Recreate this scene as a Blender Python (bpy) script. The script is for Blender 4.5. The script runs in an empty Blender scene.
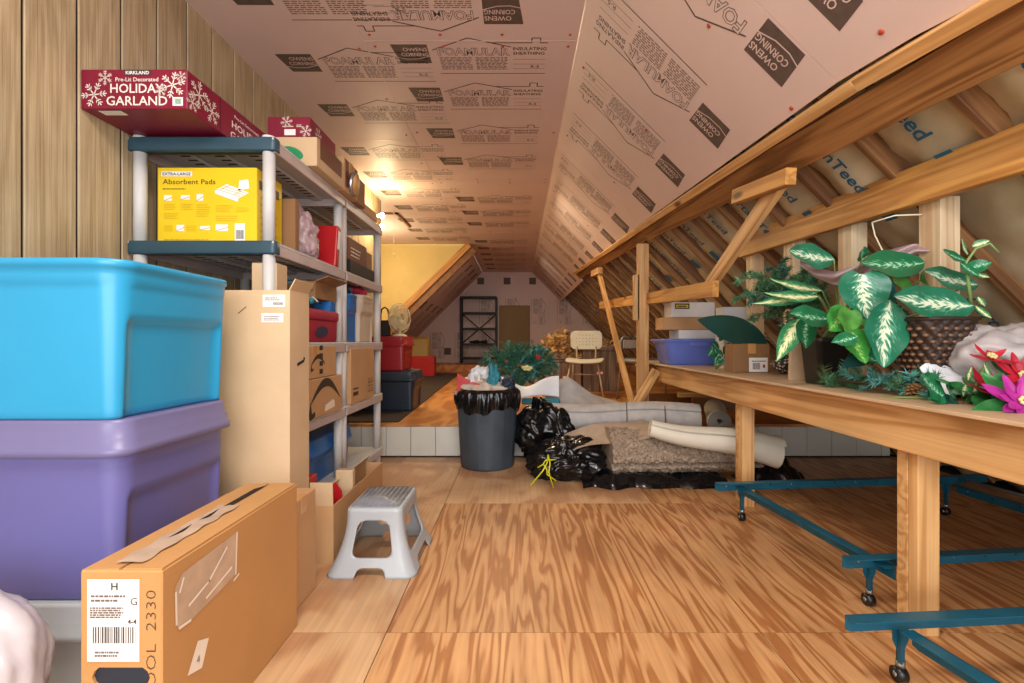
import bpy, bmesh, math, random
from mathutils import Vector, Matrix, noise
R = math.radians
PI = math.pi
C = bpy.context.scene.collection
scene = bpy.context.scene
rng = random.Random(7)

# ------------------------------------------------------------------ camera, world, lights, exposure
cam_d = bpy.data.cameras.new('camera')
cam = bpy.data.objects.new('camera', cam_d)
C.objects.link(cam)
CAM_Z = 0.95
cam.location = (0, 0, CAM_Z)
cam.rotation_euler = (R(90), 0, 0)
cam_d.sensor_width = 36.0
cam_d.lens = 483.0 / 1024 * 36
cam_d.shift_x = -6.0 / 1024
cam_d.clip_start = 0.05
scene.camera = cam

scene.view_settings.view_transform = 'Standard'
scene.view_settings.look = 'None'
scene.view_settings.gamma = 1
scene.view_settings.use_curve_mapping = False
scene.view_settings.exposure = 0.6

world = bpy.data.worlds.new('world')
scene.world = world
world.use_nodes = True
wbg = world.node_tree.nodes['Background']
wbg.inputs[0].default_value = (0.97, 0.98, 1.0, 1)
wbg.inputs[1].default_value = 1.3


def area_light(name, loc, rot, sx, sy, power, col):
    d = bpy.data.lights.new(name, 'AREA')
    d.shape = 'RECTANGLE'
    d.size = sx
    d.size_y = sy
    d.energy = power
    d.color = col
    o = bpy.data.objects.new(name, d)
    o.location = loc
    o.rotation_euler = rot
    C.objects.link(o)
    return o


def point_light(name, loc, power, col, r=0.05):
    d = bpy.data.lights.new(name, 'POINT')
    d.energy = power
    d.color = col
    d.shadow_soft_size = r
    o = bpy.data.objects.new(name, d)
    o.location = loc
    C.objects.link(o)
    return o


# added fill lights without fixtures: behind the camera, overhead and in the dormer
area_light('front_fill', (0.3, -1.6, 1.5), (R(90), 0, 0), 3.4, 2.0, 70, (0.97, 0.98, 1.0))  # added soft front fill, stands for no known window
area_light('near_overhead_fill', (-0.2, 0.55, 2.6), (0, 0, 0), 0.9, 0.5, 30, (1.0, 0.95, 0.88))  # added fill over the foreground, no fixture there
area_light('middle_overhead_fill', (-0.1, 5.6, 2.6), (0, 0, 0), 0.5, 0.5, 20, (1.0, 0.82, 0.54))  # added warm fill for the slope and mid room, no fixture there
area_light('far_overhead_fill', (-0.1, 9.6, 2.6), (0, 0, 0), 0.5, 0.5, 6, (1.0, 0.80, 0.62))  # added weak fill for the far end, no fixture there
point_light('dormer_fill', (-2.3, 7.2, 2.2), 36, (1.0, 0.82, 0.52), 0.08)  # unseen light added round the corner to brighten the ochre wall


# ------------------------------------------------------------------ materials
def srgb(h):
    if isinstance(h, str):
        h = [int(h[i:i + 2], 16) / 255 for i in (0, 2, 4)]
    return tuple(c / 12.92 if c <= 0.04045 else ((c + 0.055) / 1.055) ** 2.4 for c in h) + (1,)


class NT:
    def __init__(self, name):
        self.m = bpy.data.materials.new(name)
        self.m.use_nodes = True
        self.t = self.m.node_tree
        self.b = self.t.nodes['Principled BSDF']

    def n(self, typ, **kw):
        nd = self.t.nodes.new(typ)
        for k, v in kw.items():
            if k.startswith('i_'):
                nd.inputs[k[2:].replace('_', ' ')].default_value = v
            else:
                setattr(nd, k, v)
        return nd

    def l(self, a, ao, b, bi):
        self.t.links.new(a.outputs[ao], b.inputs[bi])

    def coords(self, scale=(1, 1, 1), kind='Object', island=0.0):
        tc = self.n('ShaderNodeTexCoord')
        mp = self.n('ShaderNodeMapping')
        mp.inputs['Scale'].default_value = scale
        if island:
            g = self.n('ShaderNodeNewGeometry')
            oi = self.n('ShaderNodeObjectInfo')
            ad = self.n('ShaderNodeMath', operation='ADD')
            self.l(g, 'Random Per Island', ad, 0)
            self.l(oi, 'Random', ad, 1)
            ml = self.n('ShaderNodeMath', operation='MULTIPLY')
            ml.inputs[1].default_value = island
            self.l(ad, 0, ml, 0)
            va = self.n('ShaderNodeVectorMath', operation='ADD')
            self.l(tc, kind, va, 0)
            self.l(ml, 0, va, 1)
            self.l(va, 0, mp, 'Vector')
        else:
            self.l(tc, kind, mp, 'Vector')
        return mp

    def ramp(self, src, out, stops):
        r = self.n('ShaderNodeValToRGB')
        e = r.color_ramp.elements
        while len(e) < len(stops):
            e.new(0.5)
        for i, (p, c) in enumerate(stops):
            e[i].position = p
            e[i].color = srgb(c) if isinstance(c, str) else c
        self.l(src, out, r, 'Fac')
        return r

    def mix(self, fac, a, b, mode='MIX'):
        m = self.n('ShaderNodeMix', data_type='RGBA', blend_type=mode)
        for sock, v in ((m.inputs[0], fac), (m.inputs[6], a), (m.inputs[7], b)):
            if isinstance(v, tuple) and hasattr(v[0], 'outputs'):
                self.t.links.new(v[0].outputs[v[1]], sock)
            else:
                sock.default_value = v
        return m

    def bump(self, src, out, strength=0.3, dist=0.01):
        b = self.n('ShaderNodeBump')
        b.inputs['Strength'].default_value = strength
        b.inputs['Distance'].default_value = dist
        self.l(src, out, b, 'Height')
        self.l(b, 'Normal', self.b, 'Normal')
        return b


M = {}


def plain(name, col, rough=0.5, metal=0.0, var=0.08, scale=6.0, bump=0.0, bscale=60, alpha=None, trans=None, coat=None, sheen=None):
    k = NT(name)
    c = srgb(col)
    mp = k.coords()
    nz = k.n('ShaderNodeTexNoise')
    nz.inputs['Scale'].default_value = scale
    nz.inputs['Detail'].default_value = 4
    k.l(mp, 0, nz, 'Vector')
    d = tuple(x * (1 - var * 2) for x in c[:3]) + (1,)
    u = tuple(min(1, x * (1 + var)) for x in c[:3]) + (1,)
    r = k.ramp(nz, 'Fac', [(0.3, d), (0.7, u)])
    k.l(r, 0, k.b, 'Base Color')
    k.b.inputs['Roughness'].default_value = rough
    k.b.inputs['Metallic'].default_value = metal
    if bump:
        n2 = k.n('ShaderNodeTexNoise')
        n2.inputs['Scale'].default_value = bscale
        n2.inputs['Detail'].default_value = 3
        k.l(mp, 0, n2, 'Vector')
        k.bump(n2, 'Fac', bump, 0.005)
    if alpha is not None:
        k.b.inputs['Alpha'].default_value = alpha
    if trans is not None:
        k.b.inputs['Transmission Weight'].default_value = trans
    if coat is not None:
        k.b.inputs['Coat Weight'].default_value = coat
    if sheen is not None:
        k.b.inputs['Sheen Weight'].default_value = sheen
    M[name] = k.m
    return k


def grain(name, light, dark, mid=None, along='X', rings=9.0, stretch=0.12, across=1.6, rough=0.55, fine=0.35, contrast=1.0, knots=False, island=7.3, bump=0.12, detail=2.0):
    """Plain-sawn wood: contour rings of a stretched noise, fine fibres on top."""
    k = NT(name)
    sc = {'X': (stretch * across, across, across), 'Y': (across, stretch * across, across), 'Z': (across, across, stretch * across)}[along]
    mp = k.coords(sc, island=island)
    nz = k.n('ShaderNodeTexNoise')
    nz.inputs['Scale'].default_value = 1.5
    nz.inputs['Detail'].default_value = 2.0
    nz.inputs['Roughness'].default_value = 0.45
    nz.inputs['Distortion'].default_value = 0.35
    k.l(mp, 0, nz, 'Vector')
    m1 = k.n('ShaderNodeMath', operation='MULTIPLY')
    m1.inputs[1].default_value = rings * 6.28
    k.l(nz, 'Fac', m1, 0)
    s1 = k.n('ShaderNodeMath', operation='SINE')
    k.l(m1, 0, s1, 0)
    m2 = k.n('ShaderNodeMapRange')
    m2.inputs['From Min'].default_value = -1
    m2.inputs['From Max'].default_value = 1
    k.l(s1, 0, m2, 'Value')
    r = k.ramp(m2, 0, [(0.0, light), (0.45, mid or light), (0.9, dark)])
    nz.inputs['Detail'].default_value = detail
    fs = {'X': (2.0, 90, 90), 'Y': (90, 2.0, 90), 'Z': (90, 90, 2.0)}[along]
    mp2 = k.coords(fs, island=island)
    n2 = k.n('ShaderNodeTexNoise')
    n2.inputs['Scale'].default_value = 1.0
    n2.inputs['Detail'].default_value = 3
    k.l(mp2, 0, n2, 'Vector')
    f = k.ramp(n2, 'Fac', [(0.3, (1 - fine, 1 - fine, 1 - fine, 1)), (0.65, (1, 1, 1, 1))])
    mx = k.mix(1.0, (r, 0), (f, 0), 'MULTIPLY')
    mp3 = k.coords((1, 1, 1), island=island)
    n3 = k.n('ShaderNodeTexNoise')
    n3.inputs['Scale'].default_value = 2.2
    n3.inputs['Detail'].default_value = 4
    k.l(mp3, 0, n3, 'Vector')
    f3 = k.ramp(n3, 'Fac', [(0.3, (0.78, 0.76, 0.74, 1)), (0.7, (1.08, 1.06, 1.04, 1))])
    mx2 = k.mix(1.0, (mx, 2), (f3, 0), 'MULTIPLY')
    out = (mx2, 2)
    if knots:
        mp4 = k.coords({'X': (1.6, 5, 5), 'Y': (5, 1.6, 5), 'Z': (5, 5, 1.6)}[along], island=island)
        v = k.n('ShaderNodeTexVoronoi')
        v.inputs['Scale'].default_value = 1.0
        k.l(mp4, 0, v, 'Vector')
        kr = k.ramp(v, 'Distance', [(0.05, '4a2c18'), (0.12, 'ffffff')])
        mx3 = k.mix(0.85, out, (kr, 0), 'MULTIPLY')
        out = (mx3, 2)
    k.l(out[0], out[1], k.b, 'Base Color')
    k.b.inputs['Roughness'].default_value = rough
    k.bump(n2, 'Fac', bump, 0.003)
    M[name] = k.m
    return k


grain('plywood_floor', 'd6a470', 'ae7444', 'cf9a66', along='Y', detail=3.0, rings=7, stretch=0.085, across=7.5, rough=0.42, fine=0.2, island=9.7)
grain('plywood_pale', 'dab488', 'c0926a', 'd4ac80', along='Y', detail=3, rings=3, stretch=0.5, across=2.2, rough=0.42, fine=0.18, island=5.1)
grain('plywood_orange', 'd99a55', 'b97434', 'd4924e', along='Y', rings=6, stretch=0.25, across=1.3, rough=0.45, fine=0.2, island=4.1)
grain('pine', 'e2b67c', 'c8955a', 'deae72', rings=6, stretch=0.05, across=7, fine=0.18, knots=True)
grain('pine_post', 'e2b67c', 'c8955a', 'deae72', along='Z', rings=6, stretch=0.05, across=7, fine=0.18, knots=True)
grain('pine_orange', 'dca556', 'be8440', 'd39a54', rings=5, stretch=0.05, across=7, fine=0.2, knots=True)
grain('pine_pale', 'ead6b4', 'd6b48c', 'e6cea8', rings=6, stretch=0.05, across=7, fine=0.15, knots=True)
grain('rafter_wood', 'a87c50', '82593a', '9c7048', rings=5, stretch=0.05, across=7, fine=0.3)
grain('purlin_wood', 'a87744', '7f5228', '9c6b3a', rings=5, stretch=0.05, across=7, fine=0.3, knots=True)
grain('siding', 'c4b08e', 'b6a07c', 'c0ac88', along='Z', rings=8, stretch=0.10, across=4.5, rough=0.6, fine=0.2, island=8.0, bump=0.9)
grain('mdf_top', 'd8bfa0', 'c9ab88', 'd2b795', along='Y', rings=2, stretch=0.3, across=2, rough=0.5, fine=0.05)
grain('old_crate', '8a7058', '6a503c', '80664e', along='Z', rings=4, stretch=0.1, across=6, fine=0.3)
grain('bark_dark', '6b4a30', '4a2f1c', '5f4029', rings=3, stretch=0.1, across=6, fine=0.3)


plain('foam_pink', 'd8c0b8', 0.5, var=0.03, scale=1.2)
M['foam_pink'].node_tree.nodes['Principled BSDF'].inputs['Specular IOR Level'].default_value = 0.35
plain('foam_edge', 'c98a84', 0.7)
plain('print_ink', '5c4c44', 0.6, var=0.10, scale=30)
plain('print_grey', '7a6a62', 0.6, var=0.15, scale=60)
plain('seam_tape', 'd9bdb2', 0.3)
plain('plastic_cap', 'b5452c', 0.45)
plain('kraft', 'c4b494', 0.5, var=0.16, scale=3.0, bump=0.5, bscale=9)
plain('kraft_ink', '1f5f80', 0.6)
plain('yellow_paint', 'd6bc74', 0.6, var=0.05, scale=2)
plain('panel_white', 'cfcfc4', 0.5, var=0.05, scale=3)
plain('dark_gap', '1d130c', 0.9)
plain('door_olive', '8a6f42', 0.6, var=0.06, scale=2)
plain('trim_brown', '8a5a2c', 0.5, var=0.15, scale=8)
plain('cardboard', 'c09669', 0.75, var=0.05, scale=5, bump=0.08, bscale=120)
plain('cardboard_orange', 'be8c54', 0.7, var=0.04, scale=4, bump=0.06, bscale=120)
plain('cardboard_light', 'cdb08a', 0.75, var=0.05, scale=5, bump=0.08, bscale=120)
plain('cardboard_dark', '8f6a45', 0.75, var=0.06, scale=5)
plain('cardboard_inside', 'a67c52', 0.8, var=0.06, scale=5)
plain('parcel_tape', 'c8965a', 0.18, var=0.03)
plain('clear_tape', 'c4aa90', 0.12, var=0.10, scale=14)
plain('label_white', 'ece9e4', 0.55, var=0.02)
plain('label_ink', '3a3430', 0.6)
plain('marker_black', '3b3028', 0.6)
plain('tape_white', 'efe3d2', 0.4, var=0.05)
plain('tote_blue', '2a96c4', 0.32, var=0.03, scale=2)
plain('tote_purple', '66649e', 0.36, var=0.04, scale=2)
plain('tote_purple_lid', '706c96', 0.36, var=0.04, scale=2)
plain('tote_grey', 'b4bcc0', 0.4, var=0.03)
plain('tote_navy', '1f2c3a', 0.4, var=0.08)
plain('tote_red', '981a20', 0.38, var=0.06)
plain('shelf_plastic', 'c9c8c6', 0.45, var=0.04)
plain('shelf_mauve', 'bfb0ac', 0.45, var=0.05)
plain('shelf_slate', '2c4a58', 0.4, var=0.06)
plain('box_burgundy', '7d1230', 0.42, var=0.06)
plain('ink_cream', 'eadfd2', 0.5)
plain('box_yellow', 'e6c41a', 0.4, var=0.03)
plain('box_gold_ink', 'c9a40c', 0.45)
plain('ink_brown', '5a4410', 0.5)
plain('white_gloss', 'e8e8e8', 0.35, var=0.02)
plain('stool_grey', 'a8aeb2', 0.34, var=0.03)
plain('stool_top', '888c92', 0.28, var=0.15, scale=14, bump=0.1, bscale=200)
plain('teal_steel', '1d6680', 0.35, 0.35, var=0.1, scale=10)
plain('caster_black', '15171a', 0.35)
plain('chrome', 'b8bcc0', 0.25, 0.9)
plain('bin_grey', '3f4a54', 0.5, var=0.12, scale=7)
plain('bag_black', '0d0f12', 0.16, var=0.1, bump=0.6, bscale=16)
plain('tie_yellow', 'd8d818', 0.4)
plain('roll_grey', 'b6b2ae', 0.9, var=0.08, scale=14, bump=0.3, bscale=90)
plain('roll_beige', 'b5a08a', 0.9, var=0.08, scale=14, bump=0.3, bscale=90)
plain('roll_cream', 'dcd6c4', 0.6, var=0.04, bump=0.1, bscale=30)
plain('shag', 'a3907c', 0.95, var=0.28, scale=70, bump=0.6, bscale=120)
plain('rug_dark', '3a2e26', 0.95, var=0.25, scale=60)
plain('sheet_white', 'dfe4ea', 0.45, var=0.03)
plain('red_gloss', 'b81c22', 0.35, var=0.06)
plain('red_fabric', 'a01c38', 0.7, var=0.08)
plain('navy_print', '2b3350', 0.5)
plain('blue_bin', '2a6fb8', 0.35, var=0.06)
plain('basin_blue', '6a7fd8', 0.22, var=0.04)
plain('iron_black', '1c1918', 0.5, 0.3)
plain('chair_cream', 'd5cdb4', 0.5, var=0.04)
plain('steel_tube', 'b9a68c', 0.35, 0.5)
plain('steel_grey', '9ba0a0', 0.35, 0.5)
plain('fan_cream', 'd8cba4', 0.4)
plain('husk', 'c99f62', 0.7, var=0.2, scale=12)
plain('husk_dark', '8a6238', 0.7, var=0.2, scale=12)
plain('pot_black', '1b1c1d', 0.45)
plain('white_wood', 'd8ccb8', 0.6)
plain('needle_green', '4c7e56', 0.6, var=0.2, scale=20)
plain('needle_teal', '5aa49c', 0.55, var=0.2, scale=20)
plain('needle_dark', '35705c', 0.6, var=0.2, scale=20)
plain('needle_dry', '5b6a44', 0.6, var=0.2, scale=20)
plain('twig', '6b5236', 0.7)
plain('stem_green', '7d9a58', 0.5)
plain('leaf_green', '2e7a3c', 0.35, var=0.2, scale=18)
plain('leaf_bright', '4a8a3a', 0.35, var=0.2, scale=22)
plain('leaf_dark', '1d4a44', 0.3, var=0.1)
plain('petal_red', 'b0142c', 0.5, var=0.12, scale=20)
plain('petal_magenta', 'b02a92', 0.5, var=0.12, scale=20)
plain('fruit_gold', 'd8cf8a', 0.4)
plain('bag_cloudy', 'd6cfd0', 0.25, var=0.06, alpha=0.62, bump=0.3, bscale=12)
plain('bag_mauve', 'a98f92', 0.3, var=0.08, bump=0.5, bscale=12)
plain('bag_white', 'c2babd', 0.28, var=0.04, bump=0.35, bscale=9)
plain('tissue_beige', 'c9bba8', 0.6, bump=0.4, bscale=20)
plain('cloth_teal', '2a7f90', 0.6)
plain('cloth_navy', '1c2a3c', 0.6)
plain('gold_frame', 'b08c3c', 0.4, 0.4)
plain('dark_cloth', '2a2624', 0.8)
plain('basket_dark', '2e1c12', 0.6)
plain('basket_brown', '7a553a', 0.45)
plain('brown_print', '6d3a24', 0.6)
plain('green_tape', '1d8a5a', 0.4)
plain('cord_white', 'e6dcc0', 0.5)
plain('grey_seam', '6a655f', 0.8)


def variegated(name, dark, mid, vein, amount=0.55):
    """Leaf colouring as the leaf itself has it: a cream feathered middle along the midrib (UV: u across, v along)."""
    k = NT(name)
    uv = k.n('ShaderNodeTexCoord')
    sp = k.n('ShaderNodeSeparateXYZ')
    k.l(uv, 'UV', sp, 0)
    a = k.n('ShaderNodeMath', operation='SUBTRACT')
    a.inputs[1].default_value = 0.5
    k.l(sp, 'X', a, 0)
    ab = k.n('ShaderNodeMath', operation='ABSOLUTE')
    k.l(a, 0, ab, 0)
    # feather lines running out from the midrib
    m = k.n('ShaderNodeMath', operation='MULTIPLY')
    m.inputs[1].default_value = -0.8
    k.l(ab, 0, m, 0)
    s = k.n('ShaderNodeMath', operation='ADD')
    k.l(sp, 'Y', s, 0)
    k.l(m, 0, s, 1)
    cmb = k.n('ShaderNodeCombineXYZ')
    m5 = k.n('ShaderNodeMath', operation='MULTIPLY')
    m5.inputs[1].default_value = 17
    k.l(s, 0, m5, 0)
    m6 = k.n('ShaderNodeMath', operation='MULTIPLY')
    m6.inputs[1].default_value = 8
    k.l(a, 0, m6, 0)
    k.l(m5, 0, cmb, 0)
    k.l(m6, 0, cmb, 1)
    nz = k.n('ShaderNodeTexNoise')
    nz.inputs['Scale'].default_value = 1.0
    nz.inputs['Detail'].default_value = 2
    k.l(cmb, 0, nz, 'Vector')
    sub = k.n('ShaderNodeMath', operation='MULTIPLY')
    sub.inputs[1].default_value = 1.15
    k.l(ab, 0, sub, 0)
    d = k.n('ShaderNodeMath', operation='SUBTRACT')
    k.l(nz, 'Fac', d, 0)
    k.l(sub, 0, d, 1)
    r = k.ramp(d, 0, [(amount - 0.34, dark), (amount - 0.17, mid), (amount - 0.11, vein)])
    k.l(r, 0, k.b, 'Base Color')
    k.b.inputs['Roughness'].default_value = 0.32
    M[name] = k.m


variegated('leaf_variegated', '1f6c50', '5a9c80', 'd6e2c4', 0.56)
variegated('leaf_cream', '2f7a50', '7fae6e', 'ece6b4', 0.50)
variegated('leaf_lime', '357f34', '569c44', '98c468', 0.62)
variegated('leaf_striped', '1f6a44', '2f8a58', 'a8d8b8', 0.62)


def woven(name, a, b, scale):
    k = NT(name)
    mp = k.coords((1, 1, 1))
    ch = k.n('ShaderNodeTexVoronoi')
    ch.inputs['Scale'].default_value = scale
    k.l(mp, 0, ch, 'Vector')
    r = k.ramp(ch, 'Distance', [(0.15, a), (0.5, b)])
    k.l(r, 0, k.b, 'Base Color')
    k.b.inputs['Roughness'].default_value = 0.5
    M[name] = k.m


woven('pod_white', 'e8e4d8', '2a211c', 60)


# ------------------------------------------------------------------ mesh builder
_textcache = {}


def text_geo(s, bold=0.0):
    key = (s, bold)
    if key not in _textcache:
        cu = bpy.data.curves.new('lettering', 'FONT')
        cu.body = s
        cu.size = 1.0
        cu.resolution_u = 2
        cu.offset = bold
        o = bpy.data.objects.new('lettering', cu)
        me = bpy.data.meshes.new_from_object(o)
        vs = [v.co.copy() for v in me.vertices]
        fs = [tuple(p.vertices) for p in me.polygons]
        bpy.data.objects.remove(o)
        bpy.data.curves.remove(cu)
        bpy.data.meshes.remove(me)
        w0 = min((v.x for v in vs), default=0)
        w1 = max((v.x for v in vs), default=1)
        vs = [Vector((v.x - w0, v.y, 0)) for v in vs]
        _textcache[key] = (vs, fs, w1 - w0)
    return _textcache[key]


class MB:
    def __init__(self, T=None):
        self.v, self.f, self.m, self.s, self.uv = [], [], [], [], {}
        self.T = T or Matrix.Identity(4)

    def add(self, vs, fs, mat, smooth=False, T=None, uvs=None):
        b = len(self.v)
        T = self.T @ T if T is not None else self.T
        self.v += [T @ Vector(p) for p in vs]
        for i, f in enumerate(fs):
            if uvs:
                self.uv[len(self.f)] = [uvs[j] for j in f]
            self.f.append(tuple(b + j for j in f))
            self.m.append(mat)
            self.s.append(smooth)
        return self

    def bm(self, bm, mat, smooth=False, T=None):
        bm.verts.index_update()
        self.add([v.co for v in bm.verts], [tuple(v.index for v in f.verts) for f in bm.faces], mat, smooth, T)
        bm.free()
        return self

    def box(self, lo, hi, mat, bev=0.0, T=None, seg=1, taper=None):
        bm = bmesh.new()
        bmesh.ops.create_cube(bm, size=1.0)
        for v in bm.verts:
            v.co = Vector([lo[i] + (v.co[i] + 0.5) * (hi[i] - lo[i]) for i in range(3)])
        if taper is not None:      # scale of the bottom rectangle about its centre
            cx, cy = (lo[0] + hi[0]) / 2, (lo[1] + hi[1]) / 2
            for v in bm.verts:
                if v.co.z < (lo[2] + hi[2]) / 2:
                    v.co.x = cx + (v.co.x - cx) * taper
                    v.co.y = cy + (v.co.y - cy) * taper
        if bev:
            bmesh.ops.bevel(bm, geom=bm.edges[:], offset=bev, segments=seg, affect='EDGES', profile=0.5)
        return self.bm(bm, mat, False, T)

    def tube(self, pts, r, mat, n=10, caps=True, smooth=True, T=None):
        pts = [Vector(p) for p in pts]
        rs = r if isinstance(r, (list, tuple)) else [r] * len(pts)
        vs, fs = [], []
        prev = None
        for i, p in enumerate(pts):
            d = (pts[min(i + 1, len(pts) - 1)] - pts[max(i - 1, 0)])
            if d.length < 1e-9:
                d = Vector((0, 0, 1))
            d.normalize()
            if prev is None:
                a = d.orthogonal().normalized()
            else:
                a = prev - d * prev.dot(d)
                a = a.normalized() if a.length > 1e-6 else d.orthogonal().normalized()
            prev = a
            b = d.cross(a)
            for j in range(n):
                t = 2 * PI * j / n
                vs.append(p + (a * math.cos(t) + b * math.sin(t)) * rs[i])
        for i in range(len(pts) - 1):
            for j in range(n):
                k = (j + 1) % n
                fs.append((i * n + j, i * n + k, (i + 1) * n + k, (i + 1) * n + j))
        if caps:
            fs.append(tuple(range(n))[::-1])
            fs.append(tuple((len(pts) - 1) * n + j for j in range(n)))
        return self.add(vs, fs, mat, smooth, T)

    def lathe(self, prof, mat, n=24, T=None, smooth=True, mod=None):
        vs, fs = [], []
        for i, (r, z) in enumerate(prof):
            for j in range(n):
                t = 2 * PI * j / n
                rr = r if mod is None else mod(r, z, t)
                vs.append((rr * math.cos(t), rr * math.sin(t), z))
        for i in range(len(prof) - 1):
            for j in range(n):
                k = (j + 1) % n
                fs.append((i * n + j, i * n + k, (i + 1) * n + k, (i + 1) * n + j))
        fs.append(tuple(range(n))[::-1])
        fs.append(tuple((len(prof) - 1) * n + j for j in range(n)))
        return self.add(vs, fs, mat, smooth, T)

    def prism(self, poly, z0, z1, mat, T=None, smooth=False):
        n = len(poly)
        vs = [(x, y, z0) for x, y in poly] + [(x, y, z1) for x, y in poly]
        fs = [tuple(range(n))[::-1], tuple(range(n, 2 * n))]
        fs += [(i, (i + 1) % n, n + (i + 1) % n, n + i) for i in range(n)]
        return self.add(vs, fs, mat, smooth, T)

    def grid(self, fn, nu, nv, mat, smooth=True, T=None, uv=False, close=False):
        vs, fs, uvs = [], [], []
        for i in range(nu + 1):
            for j in range(nv + 1):
                vs.append(fn(i / nu, j / nv))
                uvs.append((i / nu, j / nv))
        for i in range(nu):
            for j in range(nv):
                a = i * (nv + 1) + j
                fs.append((a, a + nv + 1, a + nv + 2, a + 1))
        return self.add(vs, fs, mat, smooth, T, uvs if uv else None)

    def quad(self, pts, mat, T=None):
        return self.add(pts, [(0, 1, 2, 3)], mat, False, T)

    def text(self, s, size, T, mat, bold=0.0, center=False, width=None):
        vs, fs, w = text_geo(s, bold)
        sx = size if width is None else width / w
        dx = -w * sx / 2 if center else 0
        return self.add([(v.x * sx + dx, v.y * size, 0) for v in vs], fs, mat, False, T)

    def ball(self, c, r, mat, sub=2, T=None, smooth=True, sc=(1, 1, 1), fn=None):
        bm = bmesh.new()
        bmesh.ops.create_icosphere(bm, subdivisions=sub, radius=1.0)
        for v in bm.verts:
            k = fn(v.co) if fn else 1.0
            v.co = Vector([c[i] + v.co[i] * r * sc[i] * k for i in range(3)])
        return self.bm(bm, mat, smooth, T)

    def obj(self, name, parent=None, loc=(0, 0, 0), rot=(0, 0, 0), mw=None):
        me = bpy.data.meshes.new(name)
        me.from_pydata([tuple(v) for v in self.v], [], self.f)
        names = []
        for a in self.m:
            if a not in names:
                names.append(a)
        for a in names:
            me.materials.append(M[a])
        idx = {a: i for i, a in enumerate(names)}
        me.polygons.foreach_set('material_index', [idx[a] for a in self.m])
        me.polygons.foreach_set('use_smooth', self.s)
        if self.uv:
            l = me.uv_layers.new(name='UVMap')
            for p in me.polygons:
                u = self.uv.get(p.index)
                if u:
                    for k, li in enumerate(p.loop_indices):
                        l.data[li].uv = u[k]
        me.update()
        o = bpy.data.objects.new(name, me)
        C.objects.link(o)
        o.parent = parent
        if mw is not None:
            o.matrix_basis = mw
        else:
            o.location = loc
            o.rotation_euler = rot
        return o


def tag(o, label=None, cat=None, group=None, kind=None):
    if label:
        o['label'] = label
    if cat:
        o['category'] = cat
    if group:
        o['group'] = group
    if kind:
        o['kind'] = kind
    return o


def thing(name, label, cat, loc=(0, 0, 0), rotz=0.0, group=None, rot=None):
    o = bpy.data.objects.new(name, None)
    C.objects.link(o)
    o.location = loc
    o.rotation_euler = rot or (0, 0, rotz)
    o.empty_display_size = 0.1
    return tag(o, label, cat, group)


def structure(name, loc=(0, 0, 0)):
    o = bpy.data.objects.new(name, None)
    C.objects.link(o)
    o.location = loc
    return tag(o, kind='structure')


def copy_tree(o, parent=None):
    c = o.copy()
    C.objects.link(c)
    c.parent = parent
    for ch in o.children:
        copy_tree(ch, c)
    return c


def frame(origin, x, y):
    """4x4 with local X, Y along the given directions."""
    x = Vector(x).normalized()
    y = Vector(y)
    y = (y - x * y.dot(x)).normalized()
    z = x.cross(y)
    m = Matrix((x, y, z)).transposed().to_4x4()
    m.translation = Vector(origin)
    return m


def board(name, p0, p1, w, t, mat, side=(0, 0, 1), parent=None, bev=0.002):
    """Timber from p0 to p1; w across `side`, t across the remaining direction."""
    p0, p1 = Vector(p0), Vector(p1)
    L = (p1 - p0).length
    mw = frame((p0 + p1) / 2, p1 - p0, side)
    b = MB().box((-L / 2, -w / 2, -t / 2), (L / 2, w / 2, t / 2), mat, bev)
    return b.obj(name, parent, mw=mw)


def at(px, py, Y):
    """A pixel of the photograph at depth Y as a point of the room."""
    return Vector(((px - 518) * Y / 483, Y, CAM_Z - (py - 341) * Y / 483))


def rot_z(a):
    return Matrix.Rotation(a, 4, 'Z')


def TR(x, y, z):
    return Matrix.Translation((x, y, z))
# ------------------------------------------------------------------ the room
ZC = CAM_Z + 1.735          # flat ceiling
XL, XR = -0.89, 0.345       # flat central sheets
WALL = -1.69
S2 = math.sqrt(0.5)
STEP_Y, STEP_Z = 3.97, 0.27
FAR_Y, FAR_Z = 10.9, 0.42
END_Y = 12.1
SUM_R = XR + 1.735          # x + z' on the right slope's foam face
SUM_L = -XL + 1.735

# floor: sheets of plywood with fine joints
fl = structure('floor')
b = MB()
ys = [-1.6, 0.34, 1.577, 2.835, STEP_Y + 0.02]
xs = [-1.75, -0.43, 0.79, 2.01, 3.1]
for i in range(len(xs) - 1):
    for j in range(len(ys) - 1):
        b.box((xs[i] + .0015, ys[j] + .0015, -0.02), (xs[i + 1] - .0015, ys[j + 1] - .0015, 0), 'plywood_pale' if i == 0 or (i == 1 and j == 3) else 'plywood_floor')
b.obj('plywood_sheets', fl)
MB().box((-3.6, -1.6, -0.05), (3.6, END_Y + .3, -0.021), 'dark_gap').obj('subfloor', fl)
b = MB()
for x0, x1 in ((-3.4, -1.2), (-1.198, 0.02), (0.022, 1.24), (1.242, 2.9)):
    for y0, y1 in ((STEP_Y, 6.4), (6.402, 8.84), (8.842, FAR_Y)):
        b.box((x0, y0, STEP_Z - .02), (x1, y1, STEP_Z), 'plywood_orange')
b.obj('platform_sheets', fl)
MB().box((-3.4, FAR_Y, STEP_Z - .01), (2.9, END_Y, FAR_Z), 'plywood_orange').obj('far_platform', fl)
# riser of white grooved panelling
b = MB()
x = -1.69
rr = random.Random(3)
while x < 3.05:
    b.box((x, STEP_Y - .012, 0.012), (min(x + .2, 3.05), STEP_Y, STEP_Z - .02), 'panel_white', .003)
    x += .203
b.box((-1.69, STEP_Y - .004, 0), (3.05, STEP_Y + .01, STEP_Z - .021), 'dark_gap')
b.obj('riser_panels', fl)

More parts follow.
